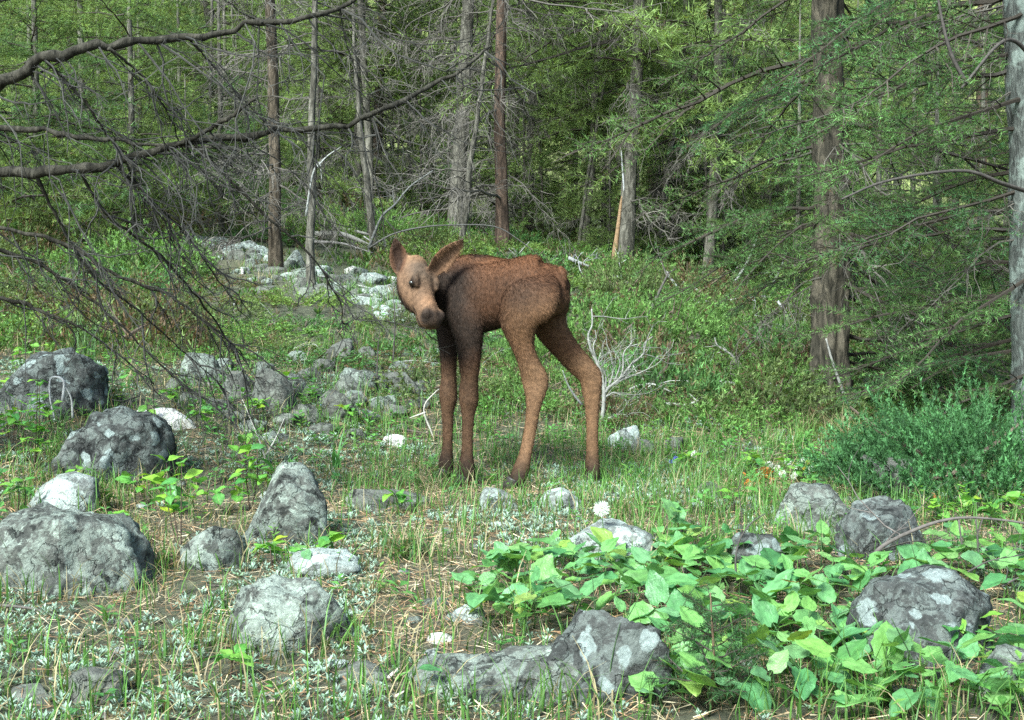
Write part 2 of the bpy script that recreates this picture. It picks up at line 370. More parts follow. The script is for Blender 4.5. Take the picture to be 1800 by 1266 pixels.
# ------------------------------------------------------------------ the moose calf
FWD = norm([-.89, .455, 0]); SIDE = np.array([-FWD[1], FWD[0], 0]); ZUP = np.array([0, 0, 1.0])
def loft(pts, a, b, ref, k=22, n=None, shape=None):
    """closed elliptical loft: b is the half size along ref, a across it"""
    pts = np.asarray(pts, float); a = np.asarray(a, float); b = np.asarray(b, float)
    n = n or len(pts) * 5
    q = spline(np.concatenate([pts, a[:, None], b[:, None]], 1), n); pts, a, b = q[:, :3], np.maximum(q[:, 3], .004), np.maximum(q[:, 4], .004)
    t = norm(np.gradient(pts, axis=0)); ref = np.asarray(ref, float)
    bv = norm(ref - t * (t @ ref)[:, None]); av = np.cross(t, bv)
    ang = np.arange(k) * 2 * math.pi / k
    V = pts[:, None] + av[:, None] * (a[:, None] * np.cos(ang))[..., None] + bv[:, None] * (b[:, None] * np.sin(ang))[..., None]
    V = V.reshape(-1, 3); i = np.arange(n - 1)[:, None] * k; j = np.arange(k)[None]; jn = (j + 1) % k
    A, B, C, D = (i + j).ravel(), (i + jn).ravel(), (i + k + jn).ravel(), (i + k + j).ravel()
    F = np.concatenate([np.stack([A, B, C], 1), np.stack([A, C, D], 1)])
    V = np.concatenate([V, pts[:1], pts[-1:]]); jj = np.arange(k)
    F = np.concatenate([F, np.stack([jj, np.full(k, n * k), (jj + 1) % k], 1)[:, [0, 1, 2]], np.stack([(n - 1) * k + jj, (n - 1) * k + (jj + 1) % k, np.full(k, n * k + 1)], 1)])
    return V, F, np.zeros((len(V), 3))
def LP(rows):
    r = np.array(rows, float); return np.array([P(*q[:3]) for q in r]), r[:, 3], r[:, 4]

def build_moose():
    base = P(900, 852, 5.06); base[2] = height(base[0], base[1])
    mb = MB()
    add = lambda rows, ref, **k: mb.add(*loft(*LP(rows), ref, **k))
    # trunk of the body, rump to brisket
    add([(991, 487, 4.975, .03, .035), (982, 493, 4.985, .066, .078), (965, 503, 4.995, .092, .118), (937, 508, 5.01, .103, .135), (900, 514, 5.04, .103, .13),
         (868, 519, 5.08, .102, .135), (838, 522, 5.12, .10, .15), (812, 522, 5.16, .092, .158), (788, 530, 5.19, .075, .14), (772, 545, 5.215, .045, .085)], ZUP)
    add([(915, 476, 5.04, .03, .035), (872, 466, 5.09, .04, .03), (838, 462, 5.13, .045, .033), (808, 466, 5.17, .045, .036), (782, 478, 5.2, .035, .04)], ZUP)   # withers hump
    # neck, folded back to the head
    add([(825, 517, 5.15, .07, .128), (795, 518, 5.20, .078, .125), (765, 518, 5.225, .075, .112), (742, 510, 5.20, .066, .098), (727, 497, 5.15, .058, .08), (728, 485, 5.09, .05, .06)], ZUP)
    # legs
    add([(948, 494, 4.97, .035, .06), (944, 503, 4.935, .052, .095), (932, 525, 4.905, .062, .123), (914, 562, 4.895, .055, .088), (917, 600, 4.9, .038, .052),
         (928, 634, 4.905, .030, .044), (940, 666, 4.91, .030, .057), (941, 688, 4.905, .029, .047), (938, 714, 4.9, .0225, .031), (932, 755, 4.9, .0195, .026), (924, 796, 4.89, .020, .0265),
         (916, 825, 4.885, .026, .034), (909, 843, 4.88, .025, .034), (905, 850, 4.88, .02, .028)], FWD)
    add([(962, 485, 5.08, .045, .08), (960, 530, 5.115, .055, .10), (967, 572, 5.12, .05, .072), (990, 608, 5.09, .040, .056), (1018, 640, 5.06, .034, .052), (1037, 662, 5.05, .032, .050),
         (1040, 688, 5.05, .028, .041), (1041, 718, 5.05, .0225, .030), (1041, 760, 5.05, .0195, .0255), (1041, 798, 5.05, .0205, .0265), (1041, 824, 5.05, .025, .034), (1040, 836, 5.05, .025, .034), (1040, 843, 5.05, .02, .027)], FWD)
    add([(812, 505, 5.09, .04, .08), (818, 545, 5.07, .05, .09), (823, 585, 5.065, .045, .066), (825, 625, 5.07, .035, .050), (825, 662, 5.08, .029, .038), (824, 690, 5.09, .034, .041), (824, 706, 5.09, .034, .041), (823, 726, 5.09, .025, .029),
         (822, 760, 5.09, .0195, .0245), (821, 795, 5.09, .020, .0255), (820, 822, 5.09, .029, .036), (819, 840, 5.09, .027, .036), (818, 848, 5.09, .02, .03)], FWD)
    add([(795, 520, 5.23, .04, .07), (789, 565, 5.245, .044, .06), (788, 610, 5.25, .035, .041), (789, 655, 5.25, .027, .033), (788, 686, 5.25, .033, .039), (788, 702, 5.25, .033, .038), (787, 724, 5.25, .024, .027),
         (787, 757, 5.25, .019, .0235), (786, 792, 5.25, .0195, .0245), (784, 813, 5.25, .027, .034), (783, 828, 5.25, .025, .034), (783, 833, 5.25, .02, .03)], FWD)
    # head
    d0 = P(742, 452, 5.04); d1 = P(769, 556, 4.88)
    A = d1 - d0; HL = np.linalg.norm(A); A = A / HL
    Nn = np.array([.60, -.80, .05]); Nn = norm(Nn - A * (Nn @ A)); Lt = np.cross(A, Nn)
    hp = lambda t, n, l: d0 + A * HL * t + Nn * n + Lt * l
    sec = [(-.10, -.030, .036, .03), (-.04, -.010, .050, .05), (.08, .0, .064, .072), (.22, .004, .070, .083), (.36, .004, .068, .086), (.48, .0, .059, .077), (.60, -.006, .047, .061),
           (.72, -.008, .041, .048), (.84, -.004, .044, .046), (.94, -.004, .045, .043), (1.02, -.014, .040, .034), (1.07, -.030, .026, .02)]
    mb.add(*loft([hp(t, dz - b, 0) for t, dz, a, b in sec], [s[2] for s in sec], [s[3] for s in sec], Nn, n=60))
    for s in (1, -1):       # brow ridges, cheeks, nostril wings
        mb.add(*loft([hp(.26, -.012, s * .036), hp(.38, -.014, s * .050), hp(.50, -.022, s * .044)], [.008, .017, .008], [.008, .015, .008], Nn, n=14))
        mb.add(*loft([hp(.84, -.020, s * .028), hp(.93, -.020, s * .034), hp(1.0, -.028, s * .026)], [.010, .017, .010], [.010, .019, .012], Nn, n=14))
        mb.add(*loft([hp(.20, -.075, s * .03), hp(.36, -.09, s * .035), hp(.52, -.085, s * .022)], [.015, .026, .01], [.02, .04, .015], Nn, n=16))
    mb.add(*loft([hp(.66, -.085, 0), hp(.82, -.088, 0), hp(.93, -.088, 0), hp(.985, -.08, 0)], [.024, .031, .030, .016], [.014, .018, .016, .010], Nn, n=20))   # lower jaw
    # ears: cupped shells
    def ear(b0, b1, face, wid, curl):
        ax = b1 - b0; L = np.linalg.norm(ax); ax /= L; face = norm(face - ax * (face @ ax)); sd = np.cross(ax, face)
        n, k = 18, 13; u = np.linspace(0, 1, n); w_ = wid * np.maximum(np.sin(math.pi * np.clip(u * .86 + .14, 0, 1)) ** .75, .06) * (1 - .12 * u)
        v = np.linspace(-1, 1, k); ph = v * curl
        S = np.sin(ph) / math.sin(curl); Cc = (1 - np.cos(ph)) / math.sin(curl)
        c = b0 + ax * (u * L)[:, None] - face * (.020 * np.sin(math.pi * u))[:, None]
        outer = c[:, None] + sd * (w_[:, None] * S)[..., None] + face * (w_[:, None] * Cc)[..., None]
        inner = outer + face * .0125 * (1 - .25 * np.abs(v))[None, :, None] * (.5 + .5 * np.sin(math.pi * np.clip(u, .1, .8)))[:, None, None]
        ring = np.concatenate([outer, inner[:, ::-1]], 1); kk = 2 * k; V = ring.reshape(-1, 3)
        i = np.arange(n - 1)[:, None] * kk; j = np.arange(kk)[None]; jn = (j + 1) % kk
        a_, b_, c_, d_ = (i + j).ravel(), (i + jn).ravel(), (i + kk + jn).ravel(), (i + kk + j).ravel()
        F = np.concatenate([np.stack([a_, b_, c_], 1), np.stack([a_, c_, d_], 1)])
        V = np.concatenate([V, ring[:1].mean(1), ring[-1:].mean(1)]); jj = np.arange(kk)
        F = np.concatenate([F, np.stack([jj, np.full(kk, n * kk), (jj + 1) % kk], 1), np.stack([(n - 1) * kk + jj, (n - 1) * kk + (jj + 1) % kk, np.full(kk, n * kk + 1)], 1)])
        mb.add(V, F, np.zeros((len(V), 3))); return c, face
    e1 = ear(P(706, 482, 5.06), P(694, 417, 5.05), np.array([.10, -1, .05]), .042, .8)
    e2 = ear(P(757, 482, 5.03), P(815, 419, 4.98), np.array([.35, -.92, -.12]), .044, .7)
    # tail stub
    add([(984, 470, 4.975, .012, .014), (990, 480, 4.955, .014, .016), (991, 497, 4.948, .010, .012), (989, 508, 4.95, .005, .006)], SIDE)
    V, F, C = mb.arr(); V = V - base
    tmp = mk_mesh('tmp', V, F, C, M_fur); to = obj('tmp', tmp)
    rm = to.modifiers.new('r', 'REMESH'); rm.mode = 'VOXEL'; rm.voxel_size = .0050
    sm = to.modifiers.new('s', 'SMOOTH'); sm.factor = .5; sm.iterations = 14
    dg = bpy.context.evaluated_depsgraph_get(); ev = to.evaluated_get(dg); me = ev.to_mesh(); me.calc_loop_triangles()
    nv = len(me.vertices); V = np.empty(nv * 3, np.float32); me.vertices.foreach_get('co', V); V = V.reshape(-1, 3).astype(float)
    nf = len(me.loop_triangles); F = np.empty(nf * 3, np.int32); me.loop_triangles.foreach_get('vertices', F); F = F.reshape(-1, 3)
    ev.to_mesh_clear(); bpy.data.objects.remove(to); bpy.data.meshes.remove(tmp)
    # ---- coat colours by place on the body
    W = V + base
    mid = P(890, 515, 5.05); s = (W - mid) @ FWD; lat = (W - mid) @ SIDE; z = W[:, 2]
    ht = ((W - d0) @ A) / HL; hn = (W - d0) @ Nn; hl = (W - d0) @ Lt
    axis = d0 + A * np.clip(ht, 0, 1)[:, None] * HL - Nn * .05
    dh = np.linalg.norm(W - axis, axis=1)
    nz = (fbm(W * np.array([70, 70, 16]), 4, 3) * .75 + fbm(W * 6, 9, 2) * .6)[:, None]; sm_ = lambda x, a, b: np.clip((x - a) / (b - a), 0, 1)[:, None] ** 1.0
    def lerp(C, col, f): return C * (1 - f) + np.array(col) * f
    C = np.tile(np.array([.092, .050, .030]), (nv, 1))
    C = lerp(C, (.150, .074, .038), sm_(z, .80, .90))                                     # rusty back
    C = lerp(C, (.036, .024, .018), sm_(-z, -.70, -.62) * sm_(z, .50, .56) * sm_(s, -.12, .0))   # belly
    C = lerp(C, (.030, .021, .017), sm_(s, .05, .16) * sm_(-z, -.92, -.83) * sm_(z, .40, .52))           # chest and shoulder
    C = lerp(C, (.118, .074, .046), sm_(-z, -.50, -.40))                                   # lower legs
    C = lerp(C, (.185, .118, .070), sm_(-z, -.58, -.48) * sm_(-s, -.02, .06))                  # hind legs paler
    C = lerp(C, (.040, .028, .021), sm_(-z, -.15, -.06))                                   # dark pasterns
    C = lerp(C, (.185, .112, .064), sm_(-s, .02, .12) * sm_(-z, -.80, -.70) * sm_(z, .5, .58) * .9)
    C = lerp(C, (.065, .040, .027), (np.exp(-(((s + .13) / .075) ** 2 + ((z - .755) / .06) ** 2)))[:, None] * .85)   # dark haunch patch
    C = lerp(C, (.07, .042, .028), (np.exp(-((z - .385) / .018) ** 2))[:, None] * sm_(s, .0, .05) * .45)
    C = lerp(C, (.30, .21, .14), sm_(-s, .27, .30) * sm_(z, .66, .74) * .7)                # pale rump edge
    C = lerp(C, (.016, .012, .010), (np.exp(-(((s - .12) / .05) ** 2 + (lat / .03) ** 2)))[:, None] * sm_(z, .885, .905) * .8)  # mane on the withers
    hw = np.clip((.115 - dh) / .02, 0, 1)[:, None] * np.clip((hn + .13) / .03, 0, 1)[:, None]
    face = np.tile(np.array([.205, .138, .094]), (nv, 1))
    face = lerp(face, (.125, .096, .074), sm_(-ht, -.55, -.30) * sm_(hn, -.05, -.01))       # forehead greyer
    face = lerp(face, (.27, .18, .115), sm_(-ht, -.1, .02))
    face = lerp(face, (.30, .19, .12), (np.exp(-((ht - .72) / .10) ** 2))[:, None] * sm_(hn, -.05, -.01))
    face = lerp(face, (.09, .055, .036), sm_(-hn, .085, .13))
    for sd_ in (1, -1):
        ec = hp(.415, -.026, sd_ * .058); de = np.linalg.norm(W - ec, axis=1); face = lerp(face, (.035, .024, .018), np.clip((.034 - de) / .018, 0, 1)[:, None])
        nc = hp(.965, -.022, sd_ * .030); dn = np.linalg.norm(W - nc, axis=1); face = lerp(face, (.050, .038, .032), np.clip((.036 - dn) / .014, 0, 1)[:, None] * .8)
        nc = hp(.985, -.030, sd_ * .036); dn = np.linalg.norm((W - nc) * np.array([1, 1, .8]), axis=1); face = lerp(face, (.006, .005, .005), np.clip((.017 - dn) / .005, 0, 1)[:, None])
    face = lerp(face, (.055, .042, .036), sm_(ht, .85, .93) * sm_(hn, -.062, -.04) * .75)
    face = lerp(face, (.27, .20, .16), (np.exp(-((hn + .069) / .006) ** 2))[:, None] * sm_(ht, .84, .9) * .8)
    face = lerp(face, (.030, .02, .015), (np.exp(-((hn + .080) / .007) ** 2))[:, None] * sm_(ht, .62, .7) * .9)       # mouth line
    C = C * (1 - hw) + face * hw
    for ei, (ec, ef) in enumerate((e1, e2)):
        dd = np.linalg.norm(W[:, None] - (ec + ef * .012)[None], axis=2).min(1); f = np.clip((.042 - dd) / .01, 0, 1)[:, None] * np.clip(((W - ec[0]) @ norm(ec[-1] - ec[0])) / .02, 0, 1)[:, None]
        C = lerp(C, ((.125, .072, .046), (.20, .125, .08))[ei], f); C = lerp(C, ((.05, .03, .022), (.075, .048, .034))[ei], np.clip(((.024, .020)[ei] - dd) / .010, 0, 1)[:, None] * f * (1, .8)[ei])
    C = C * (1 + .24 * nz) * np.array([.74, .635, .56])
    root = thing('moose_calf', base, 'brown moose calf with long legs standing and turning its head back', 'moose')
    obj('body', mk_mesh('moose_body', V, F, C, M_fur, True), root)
    # fur: short hairs lying along the body
    rng = np.random.default_rng(5)
    tri = V[F]; nrm = np.cross(tri[:, 1] - tri[:, 0], tri[:, 2] - tri[:, 0]); ar = np.linalg.norm(nrm, axis=1); nrm = norm(nrm)
    if np.mean(np.sum(nrm * (tri.mean(1) - np.array([0, 0, .6])), 1)) < 0: nrm = -nrm
    k = rng.choice(len(F), 80000, p=ar / ar.sum()); uv = rng.random((len(k), 2)); fl = uv.sum(1) > 1; uv[fl] = 1 - uv[fl]
    p = tri[k, 0] + (tri[k, 1] - tri[k, 0]) * uv[:, :1] + (tri[k, 2] - tri[k, 0]) * uv[:, 1:]; nn = nrm[k]; cc = C[F[k, 0]]; hk = hw[F[k, 0]][:, 0] > .5
    flow = np.where(hk[:, None], -A, (-FWD * .55 - ZUP * .8)); flow = norm(flow - nn * np.sum(flow * nn, 1, keepdims=True))
    d = norm(flow + nn * rng.uniform(.18, .5, (len(k), 1)) + rng.normal(size=(len(k), 3)) * .10)
    zz = p[:, 2]; ln = np.where(hk, .006, np.where(zz < .45, .008, .014)) * rng.uniform(.6, 1.3, len(k))
    mane = (np.abs((p + base - mid) @ SIDE) < .04) & (((p + base - mid) @ FWD) > .04) & (((p + base - mid) @ FWD) < .2) & (zz > .86)
    ln = np.where(mane, .016, ln)
    wv = norm(np.cross(d, nn + rng.normal(size=(len(k), 3)) * .3)) * .0011
    HV = np.stack([p - wv, p + wv, p + d * ln[:, None]], 1).reshape(-1, 3)
    HC = np.repeat(cc * rng.uniform(.9, 1.12, (len(k), 1)), 3, 0); HC[2::3] *= 1.12
    f = obj('fur', mk_mesh('moose_fur', HV, np.arange(len(HV)).reshape(-1, 3), HC, M_fur), root); f['kind'] = 'stuff'
    # eyes
    for sd_ in (1, -1):
        bm = bmesh.new(); bmesh.ops.create_uvsphere(bm, u_segments=16, v_segments=10, radius=.0125)
        ev_ = np.array([v.co[:] for v in bm.verts]); bm.faces.ensure_lookup_table(); bmesh.ops.triangulate(bm, faces=bm.faces[:])
        ef = np.array([[v.index for v in q.verts] for q in bm.faces]); bm.free()
        obj('eye', mk_mesh('eye', ev_, ef, np.tile([.012, .008, .006], (len(ev_), 1)), M_wet, True), root, hp(.415, -.030, sd_ * .0585) - base)
    # hooves: two toes each
    for (px, py, dp, sc_) in ((903, 848, 4.88, 1.0), (1040, 842, 5.05, .95), (817, 846, 5.09, 1.0), (782, 832, 5.25, .95)):
        hb = MB(); c = P(px, py, dp); gz = height(c[0], c[1]); c[2] = max(c[2], gz + .03)
        for q in (-1, 1):
            o_ = SIDE * q * .0135
            hb.add(*loft([c + o_ - FWD * .004 + ZUP * .014, c + o_ + FWD * .004 - ZUP * .004, c + o_ * 1.15 + FWD * .022 + ZUP * (gz - c[2] + .012), c + o_ * .9 + FWD * .052 + ZUP * (gz - c[2] + .005)],
                         [.013 * sc_, .0155 * sc_, .014 * sc_, .004], [.024 * sc_, .028 * sc_, .022 * sc_, .004], FWD, k=12, n=16))
        v, f_, c_ = hb.arr(); v[:, 2] = np.maximum(v[:, 2], gz - .004)
        obj('hoof', mk_mesh('hoof', v - base, f_, np.tile([.028, .022, .019], (len(v), 1)), M_hoof, True), root)
build_moose()

# ------------------------------------------------------------------ rocks
def ico(sub):
    bm = bmesh.new(); bmesh.ops.create_icosphere(bm, subdivisions=sub, radius=1)
    v = np.array([q.co[:] for q in bm.verts]); f = np.array([[a.index for a in q.verts] for q in bm.faces]); bm.free(); return v, f
ICO = {k: ico(k) for k in (2, 3, 4, 5)}
def rock_shape(seed, sub, cuts=9, rough=.13, pointy=0.0):
    V, F = ICO[sub]; V = V.copy(); rng = np.random.default_rng(seed)
    V = np.sign(V) * np.abs(V) ** .78; V *= (1 + .22 * fbm(V * 1.1 + seed * 3.7, seed, 2))[:, None]
    for _ in range(cuts):                                  # planes knock flats and edges into it
        n = norm(rng.normal(size=3) * np.array([1, 1, .8])); d = rng.uniform(.58, .88); q = V @ n - d
        V -= n * (np.maximum(q, 0) * rng.uniform(.8, 1.0))[:, None]
    if pointy: V[:, :2] *= (1 - .55 * pointy * np.clip(V[:, 2:3], 0, 1))
    V *= (1 + rough * fbm(V * 3.2 + seed, seed + 11, 4) + rough * .45 * fbm(V * 9 + seed, seed + 23, 3))[:, None]
    V[:, :2] -= (V[:, :2].max(0) + V[:, :2].min(0)) / 2
    ext = (V.max(0) - V.min(0)) / 2; V /= ext; V[:, 2] -= (V[:, 2].max() - 1)
    return V, F
ROCKS = []
def rock(cx, by, wpx, hpx, mat, label, group=None, seed=None, pointy=0, lean=0, deep=.8, name='boulder', dy=0, cuts=None):
    seed = seed if seed is not None else len(ROCKS) * 13 + 7
    g = G(cx, min(by, 1236) + dy); dist = g[1]; m = dist / FPX
    w2, h = wpx * m / 2, (hpx - max(0, by - 1236)) * m
    w2 *= 1.10; h = max(h * .45, h - w2 * deep * .75 * CAMZ / dist * .8)
    sub = 5 if wpx > 160 else 4 if wpx > 40 else 3 if wpx > 26 else 2
    V, F = rock_shape(seed, sub, pointy=pointy, cuts=8 + seed % 6 if cuts is None else cuts)
    V = V * np.array([w2, w2 * deep, max(h * .95, w2 * .55)])
    V[:, 2] += h - V[:, 2].max(); V[:, 0] += lean * V[:, 2]
    o = obj(name, mk_mesh(name, V, F, np.ones((len(V), 3)), mat, True), None, (g[0], g[1] + w2 * deep * .75, g[2]))
    cat = 'rock' if name != 'stone' else 'stone'
    tag(o, label, cat, group); ROCKS.append((o.location.copy(), w2, w2 * deep)); return o
rock(50, 738, 210, 130, M_rock_dark, 'dark lichen-flecked boulder under the hanging dead twigs', seed=3, dy=0)
rock(176, 852, 205, 140, M_rock_dark, 'dark domed boulder with pale patches on its lower face, behind leafy shoots', seed=41, pointy=.25)
rock(98, 1045, 290, 158, M_rock, 'large grey boulder crusted with pale lichen and a broad rounded shoulder', seed=5)
rock(92, 905, 130, 75, M_rock_pale, 'whitish crusted stone leaning behind the large rounded grey boulder', seed=61)
rock(492, 955, 150, 145, M_rock, 'pointed grey boulder with a white lichen cap', seed=23, pointy=.45, lean=.05)
rock(368, 1005, 118, 86, M_rock, 'squat grey stone with a white ledge beside the thin leafy shrub', seed=29)
rock(498, 1146, 240, 140, M_rock, 'angular mottled boulder sloping to a sharp lower edge on the needle litter', seed=12, pointy=.3, lean=-.12)
rock(562, 1016, 132, 52, M_rock_pale, 'low pale stone half hidden by broad green leaves', seed=31)
rock(622, 1203, 118, 40, M_rock_mid, 'flat grey stone lying on the needle litter', seed=37)
rock(165, 1243, 108, 70, M_rock_mid, 'tilted grey slab among silvery plants', seed=44)
rock(42, 1248, 96, 42, M_rock_mid, 'small rounded grey stone among silvery plants', seed=47)
rock(945, 1275, 440, 150, M_rock, 'wide flat boulder with grey and black lichen blotches, below the steep dark rock', seed=52, deep=.5)
rock(1064, 1238, 215, 178, M_rock_dark, 'steep dark rock with pale spots among heart-shaped leaves', seed=57, pointy=.25, lean=.22, deep=.7)
rock(1658, 1172, 270, 176, M_rock_dark, 'big rounded dark boulder dotted with round pale lichens', seed=64, deep=.85, cuts=3)
rock(1790, 1228, 120, 98, M_rock, 'pale lichen-covered rock topped with dry needles', seed=67)
rock(1610, 1246, 100, 36, M_rock_mid, 'small stone peeping out under the heart-shaped leaves', seed=71)
rock(1073, 992, 178, 76, M_rock_pale, 'low white-crusted rock behind the heart-shaped leaves', seed=76)
rock(1437, 940, 155, 96, M_rock, 'grey rock with a white streak on top, touching the black-speckled one', seed=81)
rock(1566, 990, 165, 114, M_rock_dark, 'black-speckled dark rock under the arching bare branch', seed=86, pointy=.2, lean=.1)
rock(1340, 1003, 106, 68, M_rock_dark, 'low dark stone sunk among the heart-shaped leaves', seed=91)
rock(1580, 880, 105, 78, M_rock_mid, 'shaded rock with white quartz flecks beside the juniper', seed=95)
rock(1100, 792, 62, 44, M_rock_pale, 'rounded white-topped stone behind the calf hind hoof', seed=98)
rock(1126, 803, 54, 32, M_rock_mid, 'low grey stone against the rounded white-topped one', seed=101)
rock(1184, 797, 40, 30, M_rock_mid, 'little dark stone in the grass below the bleached sticks', seed=104)
rock(872, 897, 74, 38, M_rock_pale, 'pale stone directly below the calf near hind hoof', seed=107)
rock(990, 897, 76, 38, M_rock_pale, 'pale stone in front of the calf between its hind hooves', seed=111)
rock(682, 898, 158, 38, M_rock_mid, 'long flat slab edge casting a dark gap in the grass', seed=115)
rock(1250, 872, 60, 22, M_rock_mid, 'small flat dark stone near the orange dead leaves', seed=117)
rock(773, 1132, 46, 22, M_quartz, 'flat white quartz stone on the needle litter', seed=120, name='stone')
rock(692, 784, 38, 20, M_quartz, 'pinkish white quartz stone left of the calf front hooves', seed=124, name='stone')
rock(812, 1096, 78, 28, M_rock_pale, 'pale flat stone just behind the white quartz one', seed=127, name='stone')
rock(764, 1072, 58, 18, M_rock_mid, 'thin grey stone flush with the needle litter', seed=131, name='stone')
rock(210, 1105, 50, 20, M_rock_mid, 'small pale pebble-like stone in dry grass by the large rounded boulder', seed=134, name='stone')
rock(288, 752, 150, 34, M_quartz, 'long white-topped flat rock behind the dark domed boulder', seed=138, deep=.4)
rock(475, 726, 78, 80, M_rock_mid, 'upright grey stone, tallest of the rubble beside the shrubs', seed=142, pointy=.2)
rub = 'weathered grey rubble stone below the green shrubs'
for i, (x, y, a, b) in enumerate([(350, 680, 80, 62), (412, 705, 56, 48), (425, 684, 50, 34), (516, 692, 44, 36), (597, 740, 62, 52), (592, 640, 52, 46), (632, 690, 78, 44), (696, 694, 90, 42),
        (566, 656, 42, 26), (640, 742, 62, 24), (535, 742, 60, 34), (605, 700, 60, 40), (670, 720, 54, 26), (735, 720, 46, 22), (500, 752, 60, 26), (440, 760, 52, 22), (300, 690, 40, 26), (545, 705, 38, 26), (655, 655, 40, 22), (380, 730, 56, 30), (330, 715, 44, 26), (460, 660, 40, 26), (540, 670, 46, 24), (575, 720, 50, 34), (620, 715, 44, 30), (690, 735, 50, 24), (560, 765, 56, 22), (480, 780, 60, 22), (620, 770, 44, 18), (410, 745, 46, 24), (705, 660, 50, 26), (740, 690, 40, 22), (660, 690, 48, 30), (520, 640, 44, 24), (640, 630, 46, 22), (700, 760, 40, 16), (385, 660, 44, 30)]):
    rock(x, y, a, b, M_rock_mid if i % 3 else M_rock, rub, 'rubble stones below the shrubs', seed=150 + i * 3)
far = 'pale stone on the stony slope beyond the green shrubs'
for i, (x, y, a, b) in enumerate([(515, 470, 44, 32), (425, 447, 62, 26), (455, 452, 40, 22), (380, 432, 50, 18), (655, 500, 62, 22), (640, 535, 70, 18), (690, 540, 44, 14), (600, 505, 40, 14), (575, 520, 46, 14), (700, 570, 30, 10), (500, 492, 36, 14), (560, 480, 40, 14), (340, 428, 50, 16), (670, 515, 40, 14)]):
    rock(x, y, a, b, M_rock_pale, far, 'pale stones on the far slope', seed=230 + i * 3)
RN2 = np.random.default_rng(5)
for i in range(95):
    u_ = RN2.random(); x, y = 350 + 380 * u_ + RN2.normal(0, 30), 428 + 110 * u_ + abs(RN2.normal(0, 24)); a = RN2.uniform(12, 46)
    rock(x, y, a, a * RN2.uniform(.35, .6), (M_rock, M_rock_mid, M_rock_mid, M_rock_pale)[i % 4], 'small grey stone of the stony strip climbing to the treeline', 'stones of the stony strip', seed=1000 + i, name='stone')
for i, (x, y, a, b) in enumerate([(618, 482, 26, 15), (684, 496, 24, 11), (424, 482, 9, 12), (655, 526, 22, 9)]):
    rock(x, y, a, b, M_quartz, 'bright white stone on the stony slope beyond the green shrubs', 'white stones on the far slope', seed=290 + i * 3, name='stone')
RNG = np.random.default_rng(77)
for i in range(90):                                        # loose pebbles
    x, y = RNG.uniform(20, 1500), RNG.uniform(830, 1230)
    a = RNG.uniform(14, 34)
    rock(x, y, a, a * .42, (M_rock_mid, M_rock_pale, M_rock)[i % 3], ('brown-grey pebble lying loose on the forest floor', 'pale crusted pebble lying loose on the forest floor', 'mottled pebble lying loose on the forest floor')[i % 3], 'loose pebbles on the forest floor', seed=310 + i, name='pebble')
def in_rock(x, y, mrg=.9):
    r = np.zeros(np.shape(x), bool)
    for l, a, b in ROCKS: r |= ((x - l.x) / (a * mrg)) ** 2 + ((y - l.y) / (b * mrg)) ** 2 < 1
    return r

